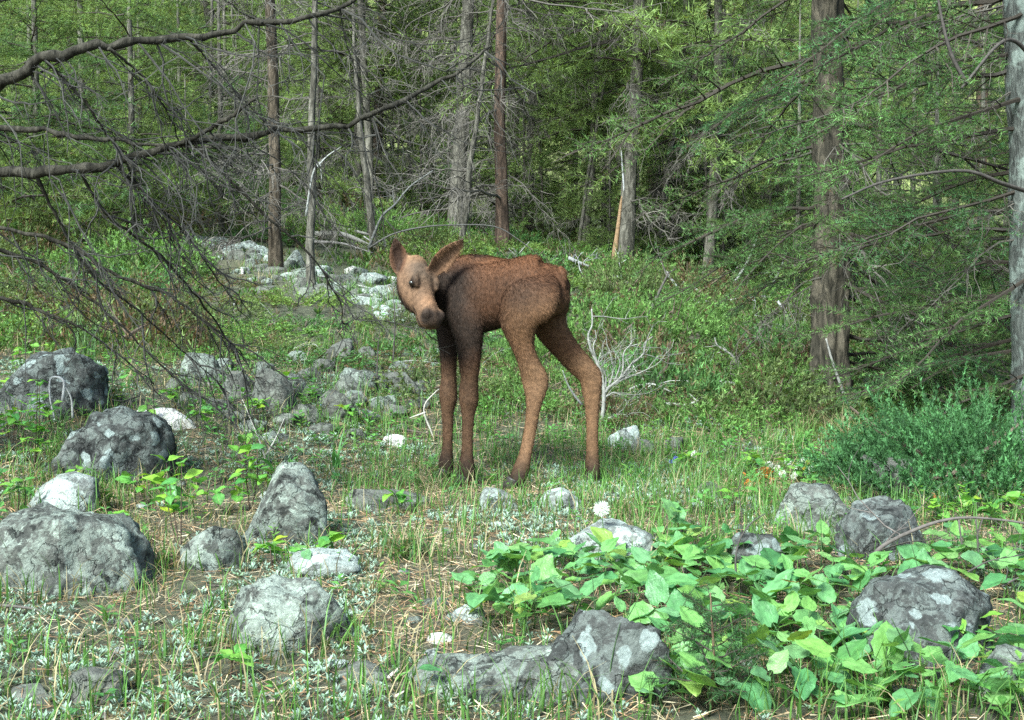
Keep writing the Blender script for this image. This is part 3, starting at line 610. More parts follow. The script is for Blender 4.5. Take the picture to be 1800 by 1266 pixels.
# ------------------------------------------------------------------ conifers
GREEN = [np.array(c) for c in ((.115, .175, .054), (.145, .21, .062), (.095, .158, .058), (.165, .225, .066), (.13, .175, .05))]
def bough_arr(L, seed, nl, nw, per_m, fine=False, bare=.0, green=None, droop=.22, dens=1.0):
    """a flat conifer bough along +X: axis, side twigs, twiglets, needles"""
    rng = np.random.default_rng(seed); mb = MB()
    n = 9; x = np.linspace(0, L, n); wob = np.cumsum(rng.normal(0, .014 * L, (n, 2)), 0)
    ax = np.stack([x, wob[:, 0], -droop * L * (x / L) ** 1.6 + wob[:, 1] + .12 * droop * L * (x / L) ** 6], 1)
    bc = np.array([.085, .07, .058])
    mb.add(*tube(ax, np.linspace(.011, .002, n) * (L ** .7), 5 if fine else 4, bc, cap=False))
    segs = []; at = lambda t: np.array([np.interp(t * L, x, ax[:, k]) for k in range(3)])
    nt_ = int((22 if fine else 18) * dens)
    for i in range(nt_):
        t = .10 + .88 * (i + rng.random()) / nt_
        sd = 1 if i % 2 else -1; l = L * (.10 + .42 * (1 - t) ** .75 * min(1, t * 4 + .3)) * rng.uniform(.55, 1.2)
        a = sd * rng.uniform(.6, 1.1); d = norm([math.cos(a), math.sin(a), rng.normal(-.10, .22 if fine else .45)])
        p0 = at(t); p1 = p0 + d * l * .55; p2 = p1 + norm(d + np.array([.25, 0, -.18])) * l * .45
        g = rng.random() < bare
        mb.add(*tube([p0, p1, p2], [.004 * L ** .5, .0028 * L ** .5, .001], 3, bc * rng.uniform(.7, 1.5), cap=False))
        if not g: segs += [(p0 * .75 + p1 * .25, p1), (p1, p2)]
        m = max(2, int(l / .07))
        for j in range(m):
            u = .2 + .8 * j / m; q0 = p0 + (p1 - p0) * min(1, u / .55) if u < .55 else p1 + (p2 - p1) * (u - .55) / .45
            b = rng.choice([-1, 1]) * rng.uniform(.5, 1.0); c, s = math.cos(b), math.sin(b)
            e = norm([d[0] * c - d[1] * s, d[0] * s + d[1] * c, d[2] + rng.normal(0, .3)]) * l * rng.uniform(.18, .42) * (1.15 - u)
            if fine or g: mb.add(*tube([q0, q0 + e], [.0018, .0008], 3, bc * rng.uniform(.8, 1.7), cap=False))
            if not g: segs.append((q0, q0 + e))
    segs.append((at(.75), at(1.0)))
    A = np.array([s[0] for s in segs]); B = np.array([s[1] for s in segs]); ln = np.linalg.norm(B - A, axis=1)
    cnt = np.maximum(2, (ln * per_m).astype(int)); k = np.repeat(np.arange(len(segs)), cnt); u = rng.random((len(k), 1))
    p = A[k] + (B[k] - A[k]) * u; tdir = norm(B - A)[k]
    V, F = needles(p, tdir, nl, nw, rng)
    gb = GREEN[seed % len(GREEN)] if green is None else np.array(green)
    tw = gb * (1 + rng.normal(0, .22, (len(segs), 1))) * np.array([1, 1, 1]); tw = np.clip(tw, .01, 1)
    c = tw[k] * rng.uniform(.7, 1.35, (len(k), 1)) * (1 + .35 * (u > .8))
    dead = rng.random(len(k)) < .03; c[dead] = [.13, .075, .04]
    mb.add(V, F, np.repeat(c, 3, 0))
    return mb.arr()
def dead_arr(L, seed, k=4, droop=.3, nt_=16, col=(.13, .115, .10), rad=.010):
    """a bare, tangled dead branch along +X"""
    rng = np.random.default_rng(seed); mb = MB(); n = 9; x = np.linspace(0, L, n)
    ax = np.stack([x, np.cumsum(rng.normal(0, .03 * L, n)), -droop * L * (x / L) ** 1.4 + np.cumsum(rng.normal(0, .02 * L, n))], 1); ax -= ax[0]
    col = np.array(col); mb.add(*tube(ax, np.linspace(rad, .0015, n), k, col, cap=False))
    def sub(p, d, l, r, lev):
        m = 5; pts = [p]; dd = np.array(d, float)
        for i in range(m):
            dd = norm(dd + rng.normal(0, .30, 3) + np.array([0, 0, -.16])); pts.append(pts[-1] + dd * l / m)
        pts = np.array(pts); mb.add(*tube(pts, np.linspace(r, r * .35, m + 1), 3, col * rng.uniform(.6, 1.6), cap=False))
        if lev:
            for j in range(rng.integers(2, 6)):
                i = rng.integers(1, m + 1); e = norm(dd + rng.normal(0, .9, 3)); sub(pts[i], e, l * rng.uniform(.25, .55), r * .6, lev - 1)
    for i in range(nt_):
        t = .12 + .86 * rng.random(); q = np.array([np.interp(t * L, x, ax[:, j]) for j in range(3)])
        a = rng.choice([-1, 1]) * rng.uniform(.4, 1.2); sub(q, [math.cos(a), math.sin(a), rng.normal(-.3, .3)], L * rng.uniform(.2, .5) * (1.1 - t * .5), rad * .46, 1)
    return mb.arr()
B_mid = [bough_arr(1.3, 10 + i, .055, .0068, 115) for i in range(7)]
B_far = [bough_arr(1.5, 30 + i, .095, .014, 52, dens=.9, green=(.19, .235, .075)) for i in range(6)]  # far needles brighter and yellower, hazy light put into their colour
B_light = [bough_arr(1.2, 50 + i, .060, .0066, 120, green=(.20, .27, .085)) for i in range(5)]
def boughs_to_crown(B, rows):
    """rows: (z, azimuth, pitch, scale, kind)"""
    r = np.array(rows, float); n = len(r)
    M = rotz(r[:, 1]) @ roty(r[:, 2]) @ rotx(np.random.default_rng(n).normal(0, .3, n)) * r[:, 3][:, None, None]
    T = np.stack([.03 * np.cos(r[:, 1]), .03 * np.sin(r[:, 1]), r[:, 0]], 1)
    return merge(B, r[:, 4].astype(int), M, T, np.random.default_rng(n + 1).uniform(.75, 1.2, (n, 1)) * np.ones((1, 3)))
def crown_mesh(name, B, h, start, rb, n, seed, power=.8):
    rng = np.random.default_rng(seed); rows = []
    for i in range(n):
        f = (i + rng.random()) / n; z = start + (h - start) * f ** 1.1
        s = rb * ((1 - f) ** power * .95 + .08) * rng.uniform(.6, 1.15)
        rows.append((z, i * 2.399 + rng.normal(0, .3), rng.normal(.05, .2) - .5 * f, s, rng.integers(len(B))))
    V, F, C = boughs_to_crown(B, rows); return mk_mesh(name, V, F, C, M_needle)
CR_TALL = [crown_mesh('crown_tall', B_mid, 7.0, s0, 1.35, 46, 100 + i, .55) for i, s0 in enumerate((2.0, 1.5, 2.6))]
CR_TLIGHT = [crown_mesh('crown_tall_light', B_light, 6.5, s0, 1.5, 50, 110 + i, .55) for i, s0 in enumerate((1.5, 2.2))]
CR_YOUNG = [crown_mesh('crown_young', B_mid, 3.4, .25, .95, 42, 120 + i) for i in range(2)] + [crown_mesh('crown_light', B_light, 3.4, .3, .9, 42, 125 + i) for i in range(2)]
CR_FAR = [crown_mesh('crown_far', B_far, 10, s0, 1.45, 54, 140 + i, .6) for i, s0 in enumerate((1.2, 2.5, 3.5))]
DEAD = [mk_mesh('dead_branch', *dead_arr(1.15, 60 + i, 4, .15 + .12 * (i % 4), 15, rad=.011, col=(.10, .088, .077)), M_twig) for i in range(7)]
B_FINE = [mk_mesh('branch', *bough_arr(1.15, 80 + i, .026, .0030, 260, fine=True, bare=.12, green=GREEN[(0, 2, 1, 4, 2)[i]] * np.array([.85, 1.05, 1.1])), M_needle) for i in range(5)]
def trunk_pts(base, top, h, r0, seed, bend=.055, flare=1.35):
    d = norm(np.asarray(top) - base); n = 26 if r0 < .1 else 70; s = np.linspace(0, 1, n) ** 1.4 * h; rng = np.random.default_rng(seed)
    pts = base + d * s[:, None]; w1, w2 = rng.uniform(0, 6, 2)
    pts[:, 0] += bend * (np.sin(s * .9 + w1) - math.sin(w1)); pts[:, 1] += bend * (np.sin(s * .7 + w2) - math.sin(w2)); pts[1:, :2] += np.cumsum(rng.normal(0, .006 * 26 / n, (n - 1, 2)), 0); pts[0, 2] -= .12
    rad = r0 * (1 - .82 * s / h) * (1 + (flare - 1) * np.exp(-s / (r0 * 2.2)))
    return pts, rad
def put_dead(root, base, pts, rad, n, z0, z1, seed, sc_=(.5, 1.1), az=None):
    rng = np.random.default_rng(seed)
    for i in range(n):
        z = rng.uniform(z0, z1); q = np.array([np.interp(z + base[2], pts[:, 2], pts[:, k]) for k in range(3)]) - base
        a = rng.uniform(0, 6.283) if az is None else rng.uniform(*az)
        obj('dead_branch', DEAD[rng.integers(len(DEAD))], root, q, (rng.normal(0, .5), rng.uniform(-.35, .4), a), rng.uniform(*sc_))
def conifer(px, py, wpx, toppx, bark, label, crown=None, crown_sc=1, crown_z=0, dead=0, dz=(.4, 3.2), group=None, seed=1, h=8.2, k=12, name='conifer_tree', depth=None, col=(1, 1, 1), ridge=.10, flare=1.35, dsc=(.5, 1.1)):
    base = G(px, py) if depth is None else P(px, py, depth)
    if depth is not None: base[2] = height(base[0], base[1])
    r0 = wpx * base[1] / FPX / 2; top = P(toppx, 28, base[1])
    pts, rad = trunk_pts(base, top, h, r0 / 1.12, seed, flare=flare)
    root = thing(name, base, label, 'tree', group)
    obj('trunk', mk_mesh('trunk', *(lambda a: (a[0] - base, a[1], a[2]))(tube(pts, rad, k, col, ridge=ridge, seed=seed)), bark, True), root)
    if crown is not None: obj('crown', crown, root, (0, 0, crown_z), (0, 0, seed * 1.7), crown_sc)
    if dead: put_dead(root, base, pts, rad, dead, dz[0], dz[1], seed, dsc)
    return root, base, pts
conifer(484, 476, 26, 478, M_bark, 'slim brown dead-twigged conifer standing by the pale stones', None, dead=26, dz=(.3, 3), seed=3, col=(.72, .62, .55), h=7, dsc=(.5, 1.0))
conifer(545, 510, 17, 541, M_bark, 'thin grey leafless sapling trunk beside the fallen logs', None, dead=18, dz=(.4, 2.6), seed=4, h=4.5, dsc=(.35, .7))
conifer(800, 424, 33, 808, M_bark, 'grey-brown pine trunk directly behind the calf shoulder', CR_TALL[2], .95, 1.5, dead=34, dz=(.3, 4), seed=5, dsc=(.7, 1.3))
conifer(886, 441, 27, 890, M_bark_red, 'orange-brown flaking pine trunk behind the calf back', CR_TALL[2], .85, 2.2, dead=40, dz=(.2, 4), seed=6, dsc=(.7, 1.4))
conifer(630, 398, 20, 637, M_bark, 'dark slender pine trunk behind the leaning grey pole', CR_TLIGHT[1], 1, -.2, dead=20, dz=(.5, 4), seed=7)
conifer(657, 402, 17, 652, M_bark, 'dark short-twigged pine trunk, close to the slender one', CR_TALL[2], .9, .4, dead=8, dz=(.5, 4), seed=8)
conifer(1098, 472, 32, 1111, M_bark, 'pine trunk with a strip of orange split wood at its foot', CR_TLIGHT[1], 1, 0, dead=18, dz=(.6, 4), seed=9)
conifer(1243, 512, 22, 1251, M_bark, 'straight dark pine trunk rising behind the fallen grey sticks', CR_TLIGHT[0], 1, 0, dead=18, dz=(.6, 4), seed=10)
conifer(1340, 502, 20, 1346, M_bark, 'dark pine trunk between the straight pine and the furrowed fir', CR_TALL[1], 1, 0, dead=8, dz=(.3, 3), seed=11)
conifer(1381, 505, 13, 1376, M_bark, 'thin dark trunk just beside the furrowed fir', CR_TALL[0], .8, .6, dead=6, dz=(.3, 3), seed=12)
conifer(1150, 476, 16, 1185, M_bark, 'leaning dark thin trunk next to the split pine', CR_TALL[0], .8, .8, dead=6, dz=(.4, 3), seed=13)
conifer(1031, 452, 17, 1036, M_bark, 'thin pine trunk behind the calf rump', CR_TLIGHT[0], .9, .1, dead=10, dz=(.3, 3), seed=14)
# the split pine's orange strip
g = G(1090, 472); sp = spline([P(1079, 466, g[1] - .12), P(1083, 430, g[1] - .13), P(1088, 385, g[1] - .1), P(1093, 345, g[1] - .06)], 14)
o = obj('wood_splinter', mk_mesh('wood_splinter', *tube(sp - g, np.array([.02, .024, .026, .026, .025, .024, .022, .02, .018, .016, .014, .011, .008, .004]) * 1.3, 6, (.21, .135, .078), ridge=.3), M_twig, True), None, g)
tag(o, 'orange splinter of fresh split wood leaning on a pine trunk', 'wood')
# the big furrowed fir on the right
def big_fir():
    root, base, pts = conifer(1459, 728, 74, 1478, M_bark_big, 'thick furrowed fir trunk with drooping green boughs', None, seed=20, h=9, k=72, ridge=.24, flare=1.25)
    rng = np.random.default_rng(3)
    def bo(z, az, pitch, s):
        q = np.array([np.interp(z + base[2], pts[:, 2], pts[:, k]) for k in range(3)]) - base
        obj('branch', B_FINE[rng.integers(5)], root, q, (rng.normal(0, .35), pitch, az), s)
    for i in range(17): bo(rng.uniform(1.35, 3.6), rng.uniform(0, 6.283), rng.uniform(.05, .5), rng.uniform(.6, 1.1))
    for z, a, p_, s in ((1.15, 2.9, .2, .95), (1.25, 3.3, .1, 1.0), (1.0, 3.0, .05, .75), (1.2, 3.6, .4, .8), (.95, .15, .45, 1.2), (1.1, -.3, .35, 1.3), (.75, .3, .3, 1.3), (.65, -.2, .2, 1.2),
                        (.5, .05, .1, 1.35), (.4, .5, .1, 1.1), (1.4, -.6, .35, 1.2), (1.3, .2, .3, 1.4), (.85, -.5, .3, 1.1), (1.6, 3.1, .2, 1.0), (1.7, -.2, .2, 1.4), (.9, 2.6, .3, .6), (.3, .2, .0, 1.0), (2.1, 3.3, .2, 1.4), (2.3, -.4, .1, 1.5)): bo(z, a, p_, s)
    put_dead(root, base, pts, None, 12, .5, 3, 21, (.5, .95), (-1.2, 1.2)); put_dead(root, base, pts, None, 6, .7, 3, 22, (.4, .8), (2.2, 4.2))
    obj('crown', CR_TALL[0], root, (0, 0, 1.2))
big_fir()
# the lichen-grey tree at the right edge, with boughs reaching in
def edge_fir():
    root, base, pts = conifer(1838, 800, 118, 1836, M_bark_lichen, 'grey lichen-coated fir trunk sending long needled boughs over the juniper', None, seed=24, h=9, k=30, ridge=.07, flare=1.2, depth=5.9)
    rng = np.random.default_rng(8)
    def bo(z, az, pitch, s, kind=None):
        q = np.array([np.interp(z + base[2], pts[:, 2], pts[:, k]) for k in range(3)]) - base
        obj('branch', B_FINE[rng.integers(5) if kind is None else kind], root, q, (rng.normal(0, .3), pitch, az), s)
    for z, a, p_, s in ((1.20, 3.05, .05, 1.0), (1.28, 3.4, .12, .9), (1.10, 2.8, .0, 1.05), (.80, 3.1, -.02, 1.0), (.72, 2.7, .1, .9), (.9, 3.5, .25, .9), (1.55, 3.0, -.05, 1.0), (1.7, 3.4, .1, 1.0), (1.85, 2.8, .05, 1.1), (1.95, 3.2, .2, 1.0),
                        (.55, 3.0, .05, .8), (.45, 3.3, .15, .8), (.62, 2.4, .1, .9), (1.4, 2.5, .1, 1.0), (2.1, 3.6, .2, 1.0), (2.2, 2.6, .1, 1.1), (2.4, 3.1, .3, 1.1), (1.0, 2.3, .1, .9)): bo(z, a, p_, s)
    for i in range(14): bo(rng.uniform(.8, 3.5), rng.uniform(-1.6, 1.6), rng.uniform(0, .3), rng.uniform(.8, 1.2))
    put_dead(root, base, pts, None, 9, .6, 2.3, 25, (.4, .75), (2.6, 3.7))
    mb = MB()
    for pl, r in (([(1830, 120, 5.75), (1770, 70, 5.6), (1690, 155, 5.4)], .012), ([(1700, 150, 5.42), (1672, 95, 5.4), (1655, 30, 5.4), (1640, -60, 5.4)], .010), ([(1830, 345, 5.8), (1760, 322, 5.6), (1690, 300, 5.5), (1560, 318, 5.4), (1480, 350, 5.3)], .011)):
        q = spline([P(*c) for c in pl], 16) - base; mb.add(*tube(q, np.linspace(r, r * .4, 16), 6, (.07, .06, .055)))
    obj('bare_branch', mb.mesh('bare_branch', M_twig, True), root)
    obj('crown', CR_TALL[1], root, (0, 0, 1.6))
edge_fir()
# young conifers filling the middle distance
EXTRA = [(70, 12, 1.25, 0), (235, 11.5, 1.1, 1), (390, 12.5, 1.0, 1), (-30, 11, 1.2, 1), (150, 13.5, 1.4, 2), (600, 17.5, 1.2, 3), (480, 14, .5, 1), (330, 13.5, .5, 3), (740, 17, .7, 1), (860, 18, .8, 3)]
lab_y = 'young green conifer with soft boughs at the forest edge'
for i, (px, d, s, k) in enumerate([(1060, 17, 1.25, 2), (1010, 21, 1.5, 3), (1180, 18, 1.2, 2), (1300, 20, 1.4, 3), (1210, 23, 1.5, 0), (950, 24, 1.4, 2), (570, 19, 1.25, 3), (610, 23, 1.5, 2), (520, 22, 1.3, 1), (690, 25, 1.5, 0), (400, 17, 1.2, 1), (320, 15.5, 1.1, 0), (250, 14.5, 1.0, 3), (180, 16, 1.2, 1), (60, 14.5, 1.1, 2), (-40, 15, 1.2, 0), (450, 16.5, .9, 3), (350, 21, 1.5, 2), (150, 22, 1.5, 3), (560, 16, 1.1, 2), (720, 19, 1.0, 0), (1070, 15, .55, 2), (920, 17, .8, 0), (1260, 17, 1.0, 3), (1450, 15, 1.1, 2),
        (240, 20, 1.4, 1), (130, 18, 1.3, 0), (30, 17, 1.2, 1), (1420, 22, 1.5, 2), (1400, 13, 1.0, 1), (1540, 12, 1.05, 0), (1640, 11, 1.0, 1), (1720, 13, 1.2, 0), (1600, 16, 1.3, 2), (1780, 10.5, 1.0, 1), (1500, 18, 1.3, 0), (1120, 15.5, .6, 3), (1350, 15.5, .8, 2), (420, 15.5, .7, 1), (860, 27, 1.6, 2), (760, 29, 1.6, 1)] + EXTRA):
    b = P(px, 480, d); b[2] = height(b[0], b[1])
    root = thing('young_conifer', b, ('dark green young conifer with soft boughs at the forest edge', 'deep green bushy young conifer at the forest edge', 'light yellow-green young conifer at the forest edge', 'pale fresh green young conifer at the forest edge')[k], 'tree', 'young conifers at the forest edge')
    obj('trunk', mk_mesh('trunk', *tube(np.array([[0, 0, -.1], [.01, 0, 1.2 * s], [0, .02, 3.3 * s]]), [.035 * s, .025 * s, .005], 7, (1, 1, 1)), M_bark, True), root)
    obj('crown', CR_YOUNG[k], root, (0, 0, 0), (0, 0, i * 1.3), s)
# the forest behind
rng = np.random.default_rng(12); placed = []
TRK = []
for i in range(5):
    p_, r_ = trunk_pts(np.zeros(3), np.array([.03 * math.cos(i * 2), .03 * math.sin(i * 2), 1]), 11, .10, 40 + i, .06)
    TRK.append((mk_mesh('trunk', *tube(p_, r_, 10, (1, 1, 1), ridge=.1, seed=i), M_bark if i != 2 else M_bark_red, True), p_))
tries = 0
while len(placed) < 120 and tries < 6000:
    tries += 1; y = rng.uniform(16.5, 62) if len(placed) < 100 else rng.uniform(62, 85); x = rng.uniform(-.5, .5) * (y * .95 + 3)
    if any((x - a) ** 2 + (y - b) ** 2 < (1.5 if y < 30 else 3.2) ** 2 for a, b in placed): continue
    placed.append((x, y)); i = len(placed); b = np.array([x, y, float(height(np.array([x]), np.array([y]))[0])])
    nearr = y < 34
    k = rng.integers(5)
    root = thing('pine_tree', b, ('reddish-barked' if k == 2 else 'grey-barked') + (' slender pine of the near forest behind the clearing' if y < 26 else ' pine deep in the forest' if y < 62 else ' pine high on the far hillside'), 'tree', 'pines of the forest behind the clearing')
    obj('trunk', TRK[k][0], root, (0, 0, 0), (0, 0, rng.uniform(0, 6)), (rng.uniform(.6, 1.35),) * 2 + (1,))
    obj('crown', (CR_TALL + CR_TLIGHT if y < 26 else CR_FAR * 2)[rng.integers(5)], root, (0, 0, rng.uniform(-.8, 1.0)), (0, 0, rng.uniform(0, 6)), rng.uniform(.8, 1.15))
    if nearr: put_dead(root, b, TRK[k][1] + b, None, 11, .4, 4.5, 500 + i, (.6, 1.3))

# slim dead poles between the trunks
rng = np.random.default_rng(71)
for i in range(60):
    y = rng.uniform(12.5, 30); x = rng.uniform(-.44, .44) * y; b = np.array([x, y, float(height(np.array([x]), np.array([y]))[0])])
    px_, py_ = proj(b)
    if 420 < px_ < 620 and y < 15: continue
    hh = rng.uniform(2.2, 6); p_, r_ = trunk_pts(np.zeros(3), np.array([rng.normal(0, .10), rng.normal(0, .08), 1]), hh, rng.uniform(.018, .045), 700 + i, .05)
    root = thing('dead_sapling', b, 'slim bare dead sapling standing between the forest trunks', 'tree', 'slim dead saplings in the forest')
    obj('trunk', mk_mesh('trunk', *tube(p_, r_, 6, np.array((1, 1, 1)) * rng.uniform(.7, 1.6), ridge=.1), M_bark, True), root); put_dead(root, b, p_ + b, None, 5, .5, hh * .9, 800 + i, (.3, .8))

# ------------------------------------------------------------------ ground cover
def samp(n, y0, y1, seed, ext=.45):
    r = np.random.default_rng(seed); y = np.sqrt(r.random(n) * (y1 ** 2 - y0 ** 2) + y0 ** 2); x = r.uniform(-1, 1, n) * (ext * y + .2)
    return x, y, r
def zone(px, py, cx, cy, rx, ry): return np.exp(-(((px - cx) / rx) ** 2 + ((py - cy) / ry) ** 2))
def gpx(x, y):
    z = height(x, y); px, py = proj(np.stack([x, y, z], -1)); return z, px, py
def kite(l, w, up, c0, c1, fold=.25, segs=2):
    """a small leaf along +Y from the origin, cupped, rising by up"""
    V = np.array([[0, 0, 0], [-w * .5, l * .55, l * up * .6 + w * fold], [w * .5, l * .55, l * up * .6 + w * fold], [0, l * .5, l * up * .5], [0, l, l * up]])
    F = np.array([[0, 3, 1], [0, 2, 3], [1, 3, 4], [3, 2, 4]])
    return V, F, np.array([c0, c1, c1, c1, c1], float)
def compose(rows):
    mb = MB()
    for (V, F, C), a, off in rows:
        R = rotz(np.array([a]))[0]; mb.add(V @ R.T + np.array(off), F, C)
    return mb.arr()
rg = np.random.default_rng(2)
def rosette(n, l, w, up, c0, c1):
    return compose([(kite(l * rg.uniform(.7, 1.2), w * rg.uniform(.8, 1.2), up * rg.uniform(.4, 1.6), c0, np.array(c1) * rg.uniform(.8, 1.15)), i * 2.399 + rg.normal(0, .2), (rg.normal(0, .003), rg.normal(0, .003), rg.uniform(0, .008))) for i in range(n)])
def stuff(name, V, F, C, mat, label, cat):
    o = obj(name, mk_mesh(name, V, F, C, mat)); tag(o, label, cat, None, 'stuff'); return o
# silvery mats
x, y, r = samp(62000, 2.1, 7.8, 21); z, px, py = gpx(x, y)
den = noise2(x * 2.1, y * 2.1, 41) * 1.3 + .05 + .7 * zone(px, py, 620, 1110, 260, 120) * (px < 660) + .5 * zone(px, py, 660, 850, 170, 90) + .5 * zone(px, py, 1150, 880, 220, 70) + .45 * zone(px, py, 120, 1180, 220, 80) \
    - .9 * zone(px, py, 760, 1010, 130, 130) - .8 * zone(px, py, 1450, 1080, 380, 120) - .5 * (y > 6.6)
k = (r.random(len(x)) < np.clip(den + .12, 0, 1) * .85) & ~in_rock(x, y, .85); x, y, z = x[k], y[k], z[k]; n = len(x)
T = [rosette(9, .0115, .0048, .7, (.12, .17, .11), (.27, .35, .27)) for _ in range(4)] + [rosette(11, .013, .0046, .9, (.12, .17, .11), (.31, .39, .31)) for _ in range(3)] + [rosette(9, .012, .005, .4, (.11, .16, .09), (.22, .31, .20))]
S = r.uniform(.7, 1.35, n); M = rotz(r.uniform(0, 6.28, n)) @ rotx(r.normal(0, .2, n)) * S[:, None, None]
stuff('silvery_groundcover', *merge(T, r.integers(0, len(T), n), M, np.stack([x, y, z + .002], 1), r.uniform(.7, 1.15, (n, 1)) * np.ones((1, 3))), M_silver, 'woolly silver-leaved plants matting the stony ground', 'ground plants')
# needle litter
x, y, r = samp(130000, 2.0, 7.5, 22); z, px, py = gpx(x, y)
k = r.random(len(x)) < np.clip(.45 + .6 * noise2(x * 1.9, y * 1.9, 52) + .5 * zone(px, py, 760, 1030, 200, 170), .1, 1); x, y, z = x[k], y[k], z[k]; n = len(x)
a = r.uniform(0, 6.28, n); l = r.uniform(.018, .042, n); d = np.stack([np.cos(a), np.sin(a), r.normal(0, .22, n)], 1) * l[:, None]; wv = np.stack([-np.sin(a), np.cos(a), r.normal(0, .5, n)], 1) * .0011
p = np.stack([x, y, z + r.uniform(.002, .012, n)], 1); V = np.stack([p - d - wv, p - d + wv, p + d], 1).reshape(-1, 3)
cc = np.array([[.34, .21, .115], [.42, .30, .18], [.25, .145, .08], [.50, .41, .28]])[r.integers(0, 4, n)] * r.uniform(.6, 1.2, (n, 1))
stuff('needle_litter', V, np.arange(3 * n).reshape(-1, 3), np.repeat(cc, 3, 0), M_litter, 'fallen brown pine needles strewn over the bare soil', 'needle litter')
# grass
def blade(l, w, bend, c0, c1, segs=3):
    u = np.linspace(0, 1, segs + 1); yy = l * (u * math.cos(bend * .4) * .0 + np.sin(u * bend) / max(bend, .05) * .0 + u * u * bend * .55); zz = l * (u - .32 * bend * u * u)
    ww = w * (1 - u ** 1.6) + .0002; V = np.concatenate([np.stack([-ww, yy, zz], 1), np.stack([ww, yy, zz], 1)]); m = segs + 1
    F = [];
    for i in range(segs): F += [[i, m + i, m + i + 1], [i, m + i + 1, i + 1]]
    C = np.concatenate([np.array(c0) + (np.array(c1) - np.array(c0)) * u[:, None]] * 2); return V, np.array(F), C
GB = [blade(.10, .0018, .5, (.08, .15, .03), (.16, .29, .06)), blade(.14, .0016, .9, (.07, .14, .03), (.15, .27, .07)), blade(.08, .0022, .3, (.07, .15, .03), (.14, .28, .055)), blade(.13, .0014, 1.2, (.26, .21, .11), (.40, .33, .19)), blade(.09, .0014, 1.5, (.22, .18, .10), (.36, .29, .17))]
x, y, r = samp(96000, 2.0, 8.2, 23)
rx, ry = [], []
for l_, a_, b_ in ROCKS:                                # tufts banked round each stone
    if a_ > .03:
        th = r.uniform(0, 6.28, int(900 * a_)); q_ = r.uniform(.86, 1.25, len(th)); rx.append(l_.x + a_ * q_ * np.cos(th)); ry.append(l_.y + b_ * q_ * np.sin(th))
rx, ry = np.concatenate(rx), np.concatenate(ry); nb_ = len(rx); x, y = np.concatenate([x, rx]), np.concatenate([y, ry]); z, px, py = gpx(x, y)
tf = noise2(x * 5.5, y * 5.5, 61) + .6 * noise2(x * 1.3, y * 1.3, 62)
den = np.clip(tf * 1.6 + .42 + .45 * zone(px, py, 1150, 830, 400, 80) + .4 * zone(px, py, 720, 930, 120, 90) - .5 * zone(px, py, 780, 1060, 150, 90), .06, 1)
den *= 1 - .75 * zone(px, py, 540, 690, 210, 70); den[-nb_:] = np.maximum(den[-nb_:], .6); k = (r.random(len(x)) < den) & ~in_rock(x, y, .85); x, y, z, px, py = x[k], y[k], z[k], px[k], py[k]; n = len(x)
dry = r.random(n) < .22 + .35 * zone(px, py, 780, 1020, 230, 160) + .2 * (px < 500); idx = np.where(dry, r.integers(3, 5, n), r.integers(0, 3, n))
M = rotz(r.uniform(0, 6.28, n)) @ rotx(r.normal(0, .3, n)) * (r.uniform(.45, 1.25, n) ** 1.3)[:, None, None]
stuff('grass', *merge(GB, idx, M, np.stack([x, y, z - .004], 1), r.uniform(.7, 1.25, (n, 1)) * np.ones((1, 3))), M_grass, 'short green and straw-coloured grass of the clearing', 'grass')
# small leafy herbs
x, y, r = samp(15000, 2.1, 9.5, 24); z, px, py = gpx(x, y)
den = .03 + .8 * zone(px, py, 230, 700, 170, 50) + .75 * zone(px, py, 1330, 800, 260, 60) + .5 * zone(px, py, 560, 760, 230, 70) + .35 * zone(px, py, 1000, 740, 200, 50) + .5 * zone(px, py, 1700, 930, 140, 60) + .3 * zone(px, py, 90, 800, 150, 90) + .12 * np.clip(noise2(x * 3, y * 3, 71), 0, 1)
den *= np.clip(.6 + 1.2 * noise2(x * 4, y * 4, 72), 0, 1.4); k = (r.random(len(x)) < den) & ~in_rock(x, y, .85); x, y, z = x[k], y[k], z[k]; n = len(x)
def herb(nl, l, w, hh, c):
    rows = []
    for i in range(nl):
        rows.append((kite(l * rg.uniform(.7, 1.2), w * rg.uniform(.8, 1.2), rg.uniform(-.1, .5), np.array(c) * .8, np.array(c) * rg.uniform(.85, 1.3), .15), i * 2.4 + rg.normal(0, .3), (0, 0, hh * rg.uniform(.3, 1))))
    rows.append(((np.array([[-.0012, 0, 0], [.0012, 0, 0], [0, 0, hh]]), np.array([[0, 1, 2]]), np.tile([.06, .09, .03], (3, 1))), 0, (0, 0, 0))); return compose(rows)
HT = [herb(6, .032, .018, .05, (.11, .24, .05)), herb(8, .036, .02, .08, (.13, .28, .055)), herb(5, .028, .018, .04, (.09, .21, .05)), herb(9, .03, .014, .09, (.16, .28, .05))]
M = rotz(r.uniform(0, 6.28, n)) @ rotx(r.normal(0, .2, n)) * r.uniform(.6, 1.25, n)[:, None, None]
stuff('leafy_groundcover', *merge(HT, r.integers(0, 4, n), M, np.stack([x, y, z - .002], 1), r.uniform(.75, 1.2, (n, 1)) * np.ones((1, 3))), M_leaf, 'small bright green leafy herbs between the stones', 'ground plants')
